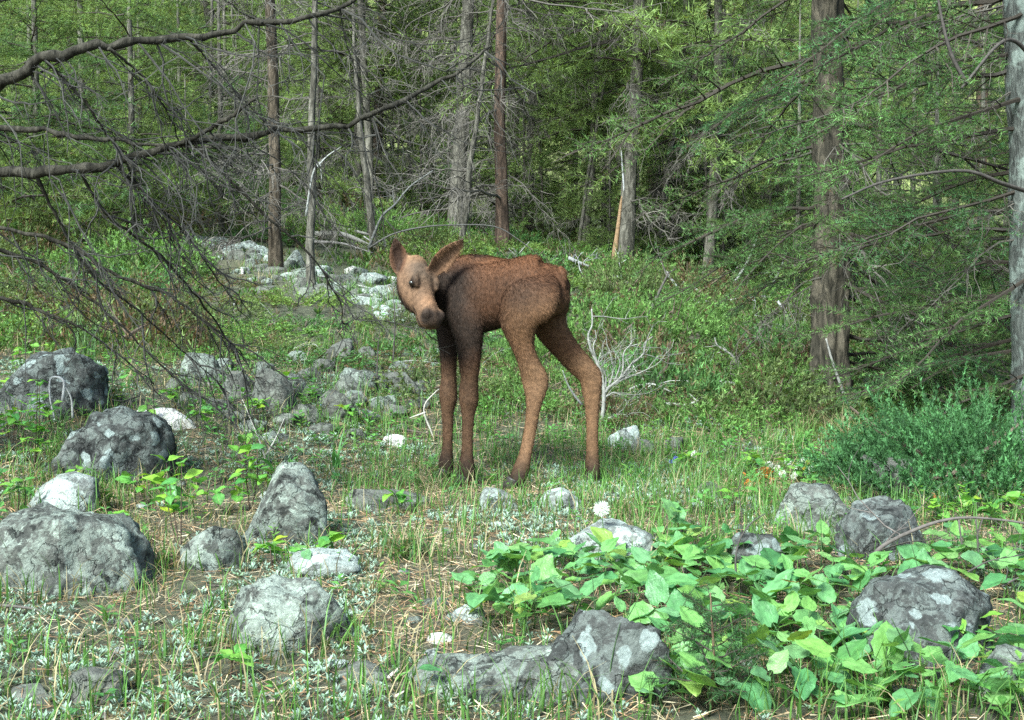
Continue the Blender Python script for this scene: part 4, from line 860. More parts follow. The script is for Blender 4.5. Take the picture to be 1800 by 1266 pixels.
# straw: flattened dead grass
x, y, r = samp(13000, 2.0, 8.0, 27); z, px, py = gpx(x, y); k = (r.random(len(x)) < np.clip(.35 + .9 * noise2(x * 2.6, y * 2.6, 55), .05, 1)) & ~in_rock(x, y, .85); x, y, z = x[k], y[k], z[k]; n = len(x)
M = rotz(r.uniform(0, 6.28, n)) @ rotx(r.normal(1.25, .25, n) * -1) * r.uniform(.4, 1.0, n)[:, None, None]
stuff('dead_grass', *merge([GB[3], GB[4]], r.integers(0, 2, n), M, np.stack([x, y, z + .006], 1), r.uniform(.55, 1.1, (n, 1)) * np.ones((1, 3))), M_litter, 'matted straw of last year lying flat between the plants', 'dead grass')
# undergrowth of the slope and forest edge
x, y, r = samp(76000, 6.8, 21, 28, .46); z, px, py = gpx(x, y)
strip = np.clip(1.6 * np.exp(-((py - (428 + .29 * (px - 350)) - 12) / 42) ** 2) * (px > 320) * (px < 775), 0, 1)
den = np.clip(.55 + .8 * noise2(x * 1.1, y * 1.1, 58), .12, 1) * (1 - .96 * strip) * np.clip((y - 6.6) / 1.5, 0, 1); k = (r.random(len(x)) < den) & ~in_rock(x, y, .9); x, y, z = x[k], y[k], z[k]; n = len(x)
def rosette2(n, l, w, up, c0, c1):
    mb = MB()
    for i in range(n):
        L_, W_, U_ = l * rg.uniform(.7, 1.25), w * rg.uniform(.8, 1.2), up * rg.uniform(.4, 1.6); R = rotz(np.array([i * 2.399 + rg.normal(0, .3)]))[0]
        V = np.array([[0, 0, 0], [-W_ * .5, L_ * .55, L_ * U_ * .6], [W_ * .5, L_ * .55, L_ * U_ * .65], [0, L_, L_ * U_]]) @ R.T + np.array([0, 0, rg.uniform(0, .02)])
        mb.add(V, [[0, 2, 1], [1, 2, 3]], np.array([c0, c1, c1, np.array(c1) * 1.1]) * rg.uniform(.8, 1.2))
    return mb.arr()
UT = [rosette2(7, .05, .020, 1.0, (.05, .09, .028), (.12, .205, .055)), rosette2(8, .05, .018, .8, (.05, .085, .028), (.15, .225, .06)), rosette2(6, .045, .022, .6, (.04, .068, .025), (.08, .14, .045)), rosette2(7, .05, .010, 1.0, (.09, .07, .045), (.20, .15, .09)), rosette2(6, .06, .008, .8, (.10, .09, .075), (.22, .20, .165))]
pt = np.clip(.5 + 1.3 * noise2(x * .8, y * .8, 59), 0, 1); idx = np.where(r.random(n) < .78 * (1 - .45 * pt), r.integers(0, 3, n), r.integers(3, 5, n))
M = rotz(r.uniform(0, 6.28, n)) @ rotx(r.normal(0, .3, n)) * (r.uniform(.55, 1.35, n) * np.clip(y / 12.5, .65, 1.05))[:, None, None]
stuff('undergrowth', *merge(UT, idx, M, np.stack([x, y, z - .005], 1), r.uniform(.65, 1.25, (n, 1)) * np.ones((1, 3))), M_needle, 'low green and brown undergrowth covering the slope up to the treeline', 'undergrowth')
# loose twigs
x, y, r = samp(900, 2.1, 12, 25); z = height(x, y); mb = MB()
for i in range(len(x)):
    a = r.uniform(0, 6.28); l = r.uniform(.04, .16); d = np.array([math.cos(a), math.sin(a), 0]); p0 = np.array([x[i], y[i], z[i] + .008])
    mb.add(*tube([p0, p0 + d * l * .5 + r.normal(0, .01, 3), p0 + d * l + r.normal(0, .012, 3)], [.002, .0018, .001], 3, np.array([.15, .125, .105]) * r.uniform(.5, 1.8), cap=False))
stuff('twig_litter', *mb.arr(), M_twig, 'short broken grey twigs scattered on the forest floor', 'twig litter')

# ------------------------------------------------------------------ low evergreen shrubs
def shrub_mesh(seed, R, H, n, nl, nw, per, green, lean=(0, 0), brown=.08):
    r = np.random.default_rng(seed); mb = MB(); A, D, Lh = [], [], []
    for i in range(n):
        a = r.uniform(0, 6.283); q = R * math.sqrt(r.random()) * .85; hz = H * (1 - (q / R) ** 2) * r.uniform(.35, 1.0)
        p0 = np.array([q * math.cos(a), q * math.sin(a), hz * .35]); d = norm([math.cos(a) * (.3 + 1.5 * q / R) + lean[0] + r.normal(0, .25), math.sin(a) * (.3 + 1.5 * q / R) + lean[1] + r.normal(0, .25), .9])
        l = (hz * .65 + .05) * r.uniform(.8, 1.3); A.append(p0); D.append(d); Lh.append(l)
        for j in range(3):
            e = norm(d + r.normal(0, .55, 3)); A.append(p0 + d * l * r.uniform(.3, .9)); D.append(e); Lh.append(l * r.uniform(.3, .6))
    A, D, Lh = np.array(A), np.array(D), np.array(Lh); cnt = np.maximum(3, (Lh * per).astype(int)); k = np.repeat(np.arange(len(A)), cnt); u = r.random((len(k), 1)) ** .8
    V, F = needles(A[k] + D[k] * Lh[k][:, None] * u, D[k], nl, nw, r, .8, .3)
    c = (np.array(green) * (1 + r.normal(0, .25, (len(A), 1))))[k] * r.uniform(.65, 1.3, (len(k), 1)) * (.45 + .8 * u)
    b = (r.random(len(A)) < brown)[k]; c[b] = np.array([.15, .10, .06]) * r.uniform(.7, 1.3, (b.sum(), 1))
    mb.add(V, F, np.repeat(np.clip(c, .005, 1), 3, 0)); return mb.arr()
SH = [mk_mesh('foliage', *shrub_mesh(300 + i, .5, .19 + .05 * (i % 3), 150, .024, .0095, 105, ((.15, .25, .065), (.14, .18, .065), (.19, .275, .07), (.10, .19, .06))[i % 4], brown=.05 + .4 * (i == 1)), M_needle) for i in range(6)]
rng = np.random.default_rng(31); pts_ = []
for t in range(5000):
    px_, py_ = rng.uniform(-60, 1860), rng.uniform(390, 745)
    ok = (330 < px_ < 1440 and py_ > 500 and py_ < 735) or (px_ < 420 and 395 < py_ < 640) or (px_ < 900 and py_ < 432) or (px_ > 940 and 480 < py_) or (1480 < px_ and 560 < py_ < 740)
    if (abs(py_ - (440 + .29 * (px_ - 350))) < 40 and 320 < px_ < 775) or (300 < px_ < 740 and py_ > 640) or (px_ < 330 and py_ > 625): ok = False
    if 1385 < px_ < 1560 and py_ > 640: ok = False
    if not ok: continue
    g = G(px_, py_)
    if any((g[0] - q[0]) ** 2 + (g[1] - q[1]) ** 2 < (.46 + .012 * g[1] * (g[1] > 9)) ** 2 for q in pts_): continue
    pts_.append(g)
    if len(pts_) >= 240: break
for t in range(1500):
    yy = rng.uniform(10.8, 20); xx = rng.uniform(-.46, .46) * yy; g = np.array([xx, yy, float(hlook(np.array([xx]), np.array([yy]))[0])]); a_, b_ = proj(g)
    if 340 < a_ < 700 and b_ > 428: continue
    if any((g[0] - q[0]) ** 2 + (g[1] - q[1]) ** 2 < .62 ** 2 for q in pts_): continue
    pts_.append(g)
    if len(pts_) >= 296: break
stem = mk_mesh('stem', *(lambda mb: mb.arr())(MB().add(*tube([[-.2, 0, .0], [0, 0, .05], [.15, .1, .12], [.25, .12, .2]], [.008, .008, .006, .002], 4, (.12, .09, .07))).add(*tube([[.2, .1, .0], [0, .05, .06], [-.15, .1, .14], [-.22, .12, .2]], [.007, .007, .005, .002], 4, (.12, .09, .07)))), M_twig)
for i, g in enumerate(pts_):
    sv = int(rng.integers(6))
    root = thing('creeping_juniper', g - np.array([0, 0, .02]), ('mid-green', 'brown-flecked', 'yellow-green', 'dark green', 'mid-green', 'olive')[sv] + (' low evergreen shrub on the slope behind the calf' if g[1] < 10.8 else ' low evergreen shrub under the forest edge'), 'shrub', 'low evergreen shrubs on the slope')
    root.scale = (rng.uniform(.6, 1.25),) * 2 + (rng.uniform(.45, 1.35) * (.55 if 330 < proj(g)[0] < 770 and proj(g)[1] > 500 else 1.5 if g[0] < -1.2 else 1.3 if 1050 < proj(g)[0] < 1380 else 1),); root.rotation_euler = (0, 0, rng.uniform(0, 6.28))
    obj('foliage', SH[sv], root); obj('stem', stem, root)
# the big juniper at the right
g = G(1745, 905); jr = thing('juniper_bush', g, 'dense blue-green juniper bush with feathery sprays below the lichen-grey fir', 'shrub')
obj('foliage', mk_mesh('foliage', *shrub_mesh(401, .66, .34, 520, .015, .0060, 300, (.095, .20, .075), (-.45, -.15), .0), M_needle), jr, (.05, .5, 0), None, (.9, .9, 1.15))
obj('stem', stem, jr, (0, .4, 0), None, 1.6)

# ------------------------------------------------------------------ broad-leaved plants: every leaf a piece
def broad_leaf(L, W, seed, heart=True, c=(.10, .235, .065), petiole=.25):
    r = np.random.default_rng(seed); nu, nv = 9, 7; u = np.linspace(0, 1, nu); v = np.linspace(-1, 1, nv)
    w = W * .5 * (np.sin(math.pi * u ** (.62 if heart else .9)) ** (.8 if heart else .9)) * (1 + .07 * np.where(np.arange(nu) % 2, 1, -1)); w[0] = W * (.16 if heart else .04); w[-1] = .0006
    fold, curl, side = r.uniform(.06, .3), r.uniform(-.15, .45), r.normal(0, .12)
    X = w[:, None] * v[None]; Y = np.repeat((u * L)[:, None], nv, 1) - (heart * .10 * L * (v ** 2)[None] * (1 - u)[:, None] ** 3)
    Z = np.abs(X) * fold - curl * L * (u ** 2)[:, None] + side * X + .035 * L * np.sin(u * 9 + r.uniform(0, 6))[:, None] * (v ** 2)[None] + .012 * L * np.cos(v * 9)[None] * np.sin(math.pi * u)[:, None]
    V = np.stack([X, Y + petiole * L, Z + petiole * L * .3], -1).reshape(-1, 3); i = np.arange(nu - 1)[:, None] * nv; j = np.arange(nv - 1)[None]; a = (i + j).ravel()
    F = np.concatenate([np.stack([a, a + 1, a + nv + 1], 1), np.stack([a, a + nv + 1, a + nv], 1)])
    cv = np.array(c) * (1 + .20 * (np.abs(v)[None] < .1) * np.ones((nu, 1)) + .10 * r.normal(size=(nu, nv))).reshape(-1, 1) * r.uniform(.85, 1.15)
    pv = tube([[0, 0, 0], [0, petiole * L * .5, petiole * L * .2], [0, petiole * L * 1.05, petiole * L * .31]], [.0016, .0014, .001], 4, (.12, .22, .07), cap=False)
    return MB().add(V, F, cv).add(*pv).arr()
LEAF_H = [mk_mesh('leaf', *broad_leaf((.096 * (1 + .06 * (i % 3))), .074, 500 + i, True, ((.145, .295, .10), (.12, .265, .09), (.18, .33, .13), (.15, .295, .08))[i % 4]), M_leaf, True) for i in range(9)]
LEAF_S = [mk_mesh('leaf', *broad_leaf(.046, .033, 540 + i, False, ((.15, .33, .05), (.20, .37, .05), (.11, .27, .06))[i % 3], .15), M_leaf, True) for i in range(6)]
LEAF_Y = mk_mesh('leaf', *broad_leaf(.075, .05, 560, True, (.30, .22, .07)), M_leaf, True)
STALK = [mk_mesh('stem', *tube([[0, 0, -.02], [.004, .003, .05], [-.003, .006, .11], [.004, .004, .17]], [.0024, .0022, .0018, .0012], 5, (.11, .19, .06)), M_grass, True) for _ in range(1)]
def poly_in(px, py, poly):
    c = False; n = len(poly)
    for i in range(n):
        (x1, y1), (x2, y2) = poly[i], poly[(i + 1) % n]
        if (y1 > py) != (y2 > py) and px < (x2 - x1) * (py - y1) / (y2 - y1) + x1: c = not c
    return c
PATCH = [(810, 1120), (850, 1030), (960, 1000), (1100, 985), (1190, 950), (1290, 1000), (1400, 990), (1470, 985), (1560, 1040), (1680, 985), (1830, 970), (1830, 1300), (1000, 1300), (1170, 1230), (1130, 1130), (980, 1110), (900, 1130), (840, 1120)]
rng = np.random.default_rng(57); pl = []
def arnica(g, hgt, nl, label, group, yel=False):
    root = thing('heart_leaved_plant', g, label, 'plant', group); a0 = rng.uniform(0, 3.14)
    tl = (rng.normal(0, .12), rng.normal(0, .12)); obj('stem', STALK[0], root, (0, 0, 0), (tl[0], tl[1], 0), (1, 1, hgt / .17))
    for j in range(nl):
        z = hgt * (1 - .28 * (j // 2)); a = a0 + (j % 2) * math.pi + (j // 2) * math.pi / 2 + rng.normal(0, .3)
        s = rng.uniform(.5, 1.1) * (1 if j > 1 else .85)
        q = (z * math.sin(tl[1]), -z * math.sin(tl[0]), z)
        obj('leaf', LEAF_Y if yel and j == 0 else LEAF_H[rng.integers(9)], root, q, (rng.normal(.12, .38), rng.normal(0, .32), a), s * .84)
ANCH = [(G(1062, 1225), 'the steep dark rock'), (G(1250, 1236), 'the little fir seedling'), (G(1073, 985), 'the low white-crusted rock'), (G(1340, 998), 'the low dark sunken stone'), (G(1568, 985), 'the black-speckled rock'), (G(1655, 1165), 'the big rounded spotted boulder'), (G(1790, 1225), 'the pale needle-topped rock')]
t = 0
while len(pl) < 200 and t < 9000:
    t += 1; px_, py_ = rng.uniform(840, 1830), rng.uniform(950, 1300)
    if not poly_in(px_, py_, PATCH): continue
    ds = .5 + .5 * rng.random(); u_ = G(px_, min(py_, 1262))
    if any((u_[0] - q[0]) ** 2 + (u_[1] - q[1]) ** 2 < (.052 + .010 * u_[1] * ds) ** 2 for q in pl) or in_rock(u_[0], u_[1], .75) or (1525 < px_ < 1785 and 1040 < py_ < 1200) or (955 < px_ < 1150 and py_ > 1120): continue
    pl.append(u_); arnica(u_, rng.uniform(.035, .095), int(rng.integers(3, 6)), 'bright green heart-leaved plant growing nearest to ' + min(ANCH, key=lambda q: (q[0][0] - u_[0]) ** 2 + (q[0][1] - u_[1]) ** 2)[1], 'heart-leaved plants in the leafy patch')
arnica(G(722, 1222), .05, 2, 'lone heart-leaved plant beside the flat grey stone', None)
arnica(G(1388, 1110), .11, 4, 'heart-leaved plant with one yellowed leaf', None, True)
arnica(G(905, 1030), .09, 4, 'heart-leaved plant standing at the tip of the leafy patch by the litter path', None)
arnica(G(535, 1012), .07, 5, 'broad green plant in front of the low pale stone', None)
def shoot(px, py, hpx, npairs, label, group=None, seed=0, spread=.35, stems=2):
    g = G(px, py); h = hpx * g[1] / FPX; r = np.random.default_rng(900 + seed); root = thing('leafy_shoot', g, label, 'plant', group)
    sm = MB()
    for s_ in range(stems):
        d = norm([r.normal(0, spread), r.normal(0, spread), 1]); L = h * r.uniform(.75, 1.05); q = spline([[0, 0, -.01], d * L * .5 + r.normal(0, .01, 3), d * L], 8)
        sm.add(*tube(q, np.linspace(.0022, .001, 8), 4, (.075, .05, .04)))
        for j in range(npairs):
            f = 1 - .17 * j; p = np.array([np.interp(f, np.linspace(0, 1, 8), q[:, k_]) for k_ in range(3)]); a = r.uniform(0, 3.14)
            for e in (0, math.pi):
                obj('leaf', LEAF_S[r.integers(6)], root, p, (r.normal(.15, .3), r.normal(0, .25), a + e + r.normal(0, .2)), r.uniform(.75, 1.3))
    obj('stem', sm.mesh('stem', M_twig, True), root)
sh = 'yellow-green leafy shrub shoot on thin dark stems among the stones'
shoot(150, 695, 95, 4, 'tall leafy shoot standing behind the dark lichen-flecked boulder', None, 1, .1, 2)
shoot(60, 830, 160, 5, 'bushy leafy shoot in front of the dark lichen-flecked boulder', None, 2, .3, 4)
shoot(318, 975, 175, 4, 'tallest thin shrub with dark bare stems and a leafy top beside the squat stone', None, 3, .16, 3)
shoot(440, 900, 120, 4, 'leafy shoot rising beside the pointed white-capped boulder', None, 4, .2, 3)
shoot(250, 890, 60, 3, 'short leafy shoot at the foot of the dark domed boulder', None, 5, .3, 2)
shoot(1690, 1165, 95, 4, 'leafy shoot growing in front of the big spotted boulder', None, 6, .4, 3)
shoot(405, 1195, 50, 2, 'small trefoil-like shoot on the litter below the angular boulder', None, 7, .25, 2)
for i, (px_, py_, hp_, np_) in enumerate([(20, 720, 70, 3), (205, 800, 55, 3), (95, 760, 80, 3), (330, 905, 70, 3), (570, 990, 55, 3), (480, 1000, 45, 3), (700, 905, 42, 3), (30, 905, 75, 3), (510, 700, 40, 3), (255, 760, 50, 3), (620, 745, 40, 2), (1290, 905, 45, 2), (1740, 930, 50, 3), (1640, 925, 50, 3), (1500, 850, 40, 3), (455, 745, 45, 3), (15, 1000, 60, 3), (190, 960, 70, 2), (430, 820, 60, 2), (1390, 845, 35, 3), (1220, 830, 35, 3), (40, 660, 60, 4), (110, 720, 60, 3), (215, 710, 45, 3), (310, 720, 45, 3), (350, 760, 45, 3), (20, 790, 80, 4), (130, 880, 60, 3), (290, 830, 60, 3), (470, 880, 70, 3), (400, 900, 55, 3), (60, 950, 60, 2), (1560, 870, 40, 3), (1690, 905, 45, 3), (1780, 915, 50, 3), (1330, 830, 30, 3), (1450, 830, 35, 3)]):
    shoot(px_, py_, hp_, np_, sh, 'yellow-green leafy shoots among the stones', 20 + i, .35, 2)
# strap-leaved clumps
def straps(px, py, hpx, n, wid, label, seed, c=(.10, .24, .06), spread=.5):
    g = G(px, py); h = hpx * g[1] / FPX; r = np.random.default_rng(seed); root = thing('strap_leaved_plant', g, label, 'plant')
    for i in range(n):
        me = mk_mesh('leaf', *blade(h * r.uniform(.6, 1.1), wid, r.uniform(.2, 1.0), np.array(c) * .8, np.array(c) * r.uniform(.9, 1.35), 7), M_grass, True)
        obj('leaf', me, root, (r.normal(0, .008), r.normal(0, .008), -.005), (r.normal(0, .15), r.normal(0, spread * .4), r.uniform(0, 6.28)))
straps(592, 825, 75, 9, .006, 'upright strap-leaved clump in silvery plants by the rubble', 61)
straps(118, 1010, 85, 4, .009, 'four broad strap leaves in front of the large rounded grey boulder', 62, (.13, .30, .06))
straps(325, 1120, 60, 5, .005, 'small strap-leaved tuft between the squat and angular boulders', 63)
straps(352, 1130, 120, 3, .0035, 'three tall narrow leaves beside the angular mottled boulder', 64)
straps(935, 905, 50, 9, .003, 'green grass tuft between the calf and the low white-crusted rock', 65)
straps(1130, 850, 60, 8, .004, 'strap-leaved tuft right of the calf hind hoof', 66)
straps(880, 820, 60, 8, .004, 'green tuft growing between the calf front and hind legs', 67)
straps(1042, 868, 45, 8, .003, 'grass tuft hiding the calf far hind hoof', 68)
straps(770, 850, 35, 7, .003, 'grass tuft at the calf front hooves', 69)
def tussock(px, py, hpx, n, label, seed, cs, bend=(.6, 1.6)):
    g = G(px, py); h = hpx * g[1] / FPX; r = np.random.default_rng(seed); mb = MB()
    for i in range(n):
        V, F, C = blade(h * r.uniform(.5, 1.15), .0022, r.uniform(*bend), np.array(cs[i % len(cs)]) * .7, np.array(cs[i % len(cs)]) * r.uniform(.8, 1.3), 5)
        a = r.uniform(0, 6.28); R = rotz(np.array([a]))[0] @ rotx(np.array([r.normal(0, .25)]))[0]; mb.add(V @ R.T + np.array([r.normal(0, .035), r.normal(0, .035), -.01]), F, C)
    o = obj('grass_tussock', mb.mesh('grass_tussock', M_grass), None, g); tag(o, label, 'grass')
tussock(1480, 790, 95, 260, 'shaggy tussock of green and straw blades at the foot of the furrowed fir', 71, [(.12, .20, .06), (.34, .28, .16), (.30, .25, .14)])
tussock(1420, 770, 70, 160, 'green tussock just left of the shaggy straw one', 72, [(.11, .21, .06), (.13, .22, .06), (.3, .26, .14)])
tussock(720, 975, 65, 170, 'dark green fine-bladed tussock in the litter path', 73, [(.07, .16, .05), (.09, .19, .05), (.30, .26, .15)])
tussock(660, 1040, 45, 90, 'straw-tinged low tussock beside the low pale stone', 74, [(.10, .18, .06), (.36, .30, .18)])
tussock(230, 930, 50, 120, 'dry straw tussock below the dark domed boulder', 75, [(.36, .29, .17), (.3, .25, .15), (.12, .2, .06)])
tussock(150, 640, 110, 60, 'sparse tall grass in front of the dead twigs', 76, [(.16, .25, .10), (.11, .2, .07)], (.2, .8))
# thin dark stalks standing in the leafy patch
rng = np.random.default_rng(91)
for i in range(34):
    px_, py_ = rng.uniform(840, 1700), rng.uniform(960, 1240); g = G(px_, py_); h = rng.uniform(.10, .2)
    q = spline([[0, 0, -.01], [rng.normal(0, .02), rng.normal(0, .02), h * .5], [rng.normal(0, .05), rng.normal(0, .04), h]], 7)
    o = obj('plant_stalk', mk_mesh('plant_stalk', *tube(q, np.linspace(.0018, .0008, 7), 4, (.045, .075, .03)), M_twig, True), None, g)
    tag(o, 'thin dark leafless stalk poking up through the heart-shaped leaves', 'stalk', 'dark stalks in the leafy patch')
# flowers
def sphere_head(px, py_base, hpx, rad, c, label, name, group=None, seed=0):
    g = G(px, py_base); h = hpx * g[1] / FPX; root = thing(name, g, label, 'flower', group); r = np.random.default_rng(seed)
    obj('stem', mk_mesh('stem', *tube(spline([[0, 0, -.01], [.006, 0, h * .5], [0, .004, h]], 6), np.linspace(.0018, .0012, 6), 5, (.10, .17, .06)), M_grass, True), root)
    d = norm(r.normal(size=(420, 3))); V, F = needles(d * rad * .15, d, rad, rad * .12, r, 3.0, 0, .12)
    obj('flower_head', mk_mesh('flower_head', V, F, np.tile(c, (len(V), 1)), M_silver), root, (0, .004, h))
sphere_head(1057, 985, 92, .023, (.78, .80, .76), 'white dandelion clock on a thin stalk above the white-crusted rock', 'dandelion_clock', None, 1)
for i, (px_, py_) in enumerate([(1367, 838), (1385, 826), (1402, 836), (1352, 832), (1412, 826), (1376, 848), (1395, 850), (1219, 812), (1425, 840), (1340, 845)]):
    sphere_head(px_, py_, 14, .016, (.82, .82, .80), 'small white blossom in the herbs behind the grey streaked rock', 'white_flower', 'white blossoms in the herbs', 10 + i)
for i, (px_, py_) in enumerate([(572, 735), (580, 725), (567, 728), (1188, 822), (1180, 828)]):
    sphere_head(px_, py_, 16, .011, (.16, .18, .55), 'tiny blue blossom among rubble and herbs', 'blue_flower', 'tiny blue blossoms', 30 + i)
for i, (px_, py_) in enumerate([(1420, 828), (1432, 836), (1415, 838)]):
    sphere_head(px_, py_, 14, .011, (.62, .5, .06), 'tiny yellow blossom beside the white ones', 'yellow_flower', 'tiny yellow blossoms', 40 + i)
DL = [mk_mesh('dead_leaf', *broad_leaf(.05, .03, 580 + i, False, ((.50, .22, .06), (.42, .17, .05), (.55, .27, .10))[i], .1), M_leaf, True) for i in range(3)]
rng = np.random.default_rng(14)
for i in range(13):
    px_, py_ = (rng.normal(1325, 15), rng.normal(856, 5)) if i < 11 else ((1655, 895), (1648, 902))[i - 11]
    g = G(px_, py_); o = obj('dead_leaf', DL[i % 3], None, g + np.array([0, 0, rng.uniform(.01, .05)]), (rng.normal(0, .7), rng.normal(0, .7), rng.uniform(0, 6.28)), rng.uniform(.8, 1.2))
    tag(o, 'orange dead leaf curled among the herbs' if i < 11 else 'orange-brown dead leaf beside the juniper', 'leaf', 'orange dead leaves in the herbs' if i < 11 else 'dead leaves beside the juniper')
# fir seedling
g = G(1250, 1250); sr = thing('fir_seedling', g, 'little dark fir seedling growing among the heart-shaped leaves', 'tree'); hs = 215 * g[1] / FPX
obj('trunk', mk_mesh('trunk', *tube([[0, 0, -.02], [.004, 0, hs * .5], [-.004, 0, hs]], [.004, .003, .001], 6, (.12, .08, .05)), M_twig, True), sr)
SB = [mk_mesh('branch', *bough_arr(.13, 700 + i, .017, .0014, 800, green=(.06, .125, .045), droop=-.15, dens=.45), M_needle) for i in range(3)]
rng = np.random.default_rng(15)
for i in range(20):
    z = hs * (.12 + .85 * i / 20); obj('branch', SB[i % 3], sr, (0, 0, z), (rng.normal(0, .3), rng.normal(-.25, .15), i * 2.4), 1.15 - .75 * i / 20)

# ------------------------------------------------------------------ dead wood
def twig(mb, rng, p, d, l, r, col, lev, grav=.12, m=8, jit=.14, kids=(3, 7), k=4):
    pts = [np.asarray(p, float)]; dd = norm(d)
    for i in range(m):
        dd = norm(dd + rng.normal(0, jit, 3) + np.array([0, 0, -grav])); pts.append(pts[-1] + dd * l / m)
    pts = np.array(pts); mb.add(*tube(pts, np.linspace(r, r * .3, m + 1), k if lev else 3, np.array(col) * rng.uniform(.65, 1.5), cap=False))
    if lev:
        for j in range(rng.integers(*kids)):
            i = rng.integers(1, m); e = norm(norm(pts[i + 1] - pts[i]) + rng.normal(0, .55, 3)); twig(mb, rng, pts[i], e, l * rng.uniform(.2, .5), r * .55, col, lev - 1, grav, max(4, m - 3), jit, kids, 3)
def left_tree():
    base = P(-330, 700, 4.4); base[2] = height(base[0], base[1])
    root = thing('dead_spruce', base, 'dead spruce reaching long bare twiggy limbs across the clearing edge', 'tree')
    tp, tr = trunk_pts(base, base + np.array([.03, 0, 1]), 7, .13, 77, .02)
    obj('trunk', mk_mesh('trunk', *(lambda a: (a[0] - base, a[1], a[2]))(tube(tp, tr, 20, (1, 1, 1), ridge=.12)), M_bark, True), root)
    limbs = [  # pixel path with depth, start and end radius in px, twigs, twig length
        ([(-330, 420, 4.4), (-120, 235, 4.1), (0, 152, 3.95), (60, 112, 3.9), (135, 82, 3.9), (235, 74, 3.95), (345, 62, 4.0), (440, 38, 4.05), (560, 15, 4.1), (680, -30, 4.2)], 17, 5, 32, .5),
        ([(-330, 330, 4.4), (0, 304, 4.15), (100, 301, 4.1), (200, 286, 4.1), (300, 258, 4.1), (400, 241, 4.15), (500, 231, 4.2), (610, 218, 4.25), (680, 187, 4.3), (760, 150, 4.4), (830, 105, 4.45), (872, 72, 4.5)], 13, 4, 44, .42),
        ([(-330, 250, 4.4), (0, 226, 4.3), (150, 236, 4.25), (300, 250, 4.25), (420, 256, 4.3)], 9, 2.5, 14, .4),
        ([(290, 262, 4.1), (350, 238, 4.08), (400, 212, 4.06), (466, 170, 4.05)], 6, 5, 4, .25),
        ([(-330, 330, 4.5), (0, 400, 4.5), (120, 432, 4.5), (200, 482, 4.5), (300, 520, 4.55), (400, 590, 4.6), (440, 640, 4.7)], 7, 1.5, 24, .36),
        ([(-330, 400, 4.5), (0, 442, 4.6), (150, 522, 4.65), (280, 640, 4.75), (335, 695, 4.85)], 5.5, 1.5, 18, .34),
        ([(-330, 480, 4.6), (0, 525, 4.7), (70, 548, 4.7), (170, 592, 4.75), (285, 682, 4.9)], 6, 1.5, 16, .32),
        ([(140, 300, 4.1), (190, 380, 4.2), (300, 470, 4.4), (400, 600, 4.7), (440, 660, 4.9)], 5, 1.3, 16, .3),
        ([(340, 252, 4.1), (470, 380, 4.2), (560, 455, 4.3), (605, 540, 4.4), (602, 585, 4.45)], 4, 1.2, 10, .28),
        ([(60, 305, 4.1), (150, 470, 4.3), (260, 560, 4.5), (385, 685, 4.8)], 4, 1.2, 16, .32),
        ([(200, 285, 4.1), (330, 420, 4.3), (430, 560, 4.6)], 4, 1.2, 12, .28),
        ([(190, 85, 3.9), (260, 140, 4.0), (310, 220, 4.1), (345, 300, 4.2)], 4, 1.2, 9, .3),
        ([(330, 66, 4.0), (390, 130, 4.1), (450, 190, 4.2), (500, 235, 4.25)], 3.5, 1.2, 8, .3),
        ([(80, 105, 3.9), (170, 200, 4.0), (240, 300, 4.15), (290, 400, 4.3)], 4, 1.2, 16, .3)]
    rng = np.random.default_rng(41)
    for path, r0, r1, nt_, tl in limbs:
        q = spline([P(*c) for c in path], 40); q += np.cumsum(rng.normal(0, .0028, q.shape), 0) * np.linspace(0, 1, 40)[:, None]
        mpx = np.mean([c[2] for c in path]) / FPX; q[1:-1] += rng.normal(0, r0 * mpx * .2, (38, 3)); rad = np.linspace(r0 * .7, r1 * .7, 40) * mpx * rng.uniform(.8, 1.2, 40); me = MB().add(*tube(q - base, rad, 12 if r0 > 8 else 7, (.36, .35, .33), ridge=.22))
        lo = obj('limb', me.mesh('limb', M_bark, True), root); mb = MB()
        for j in range(nt_):
            i = rng.integers(6 if path[0][0] < 0 else 2, 39); px_, _ = proj(q[i])
            d = np.array([rng.uniform(.2, 1.0), rng.normal(0, .4), rng.uniform(-1.1, -.1)])
            twig(mb, rng, q[i] - base, d, tl * rng.uniform(.5, 1.35), rng.uniform(.0020, .0038), (.050, .046, .042), 2 if j % 2 else 1, .05, 7, .24)
        t_ = obj('twigs', mb.mesh('twigs', M_twig), lo); t_['kind'] = 'stuff'
left_tree()
def stick(paths, rpx, col, label, cat='branch', group=None, name='fallen_branch', depth=None, sub=0, seed=0, base=None, k=6, mat=None, lift=0.0):
    """paths of pixels; the first path's first pixel stands on the ground unless depth is given"""
    g = base if base is not None else (G(*paths[0][0][:2]) if depth is None else P(paths[0][0][0], paths[0][0][1], depth)); d0 = g[1]; mb = MB(); rng = np.random.default_rng(seed)
    for i, pth in enumerate(paths):
        q = spline([P(c[0], c[1], c[2] if len(c) > 2 else d0) for c in pth], max(8, len(pth) * 4)); q[:, 2] += lift
        r = rpx[i] if isinstance(rpx, (list, tuple)) else rpx
        mb.add(*tube(q - g, np.linspace(r, r * .35, len(q)) * d0 / FPX, k, np.array(col) * rng.uniform(.85, 1.15), ridge=.1, seed=seed))
        for j in range(sub):
            a = rng.integers(1, len(q) - 1); twig(mb, rng, q[a] - g, norm(norm(q[a] - q[a - 1]) + rng.normal(0, .7, 3)), rng.uniform(.1, .3), r * .4 * d0 / FPX, col, 1, 0, 5, .25, (1, 4), 3)
    o = obj(name, mb.mesh(name, mat or M_twig, True), None, g); tag(o, label, cat, group); return o
WH = (.34, .325, .30); GR = (.25, .235, .22); DK = (.075, .065, .06)
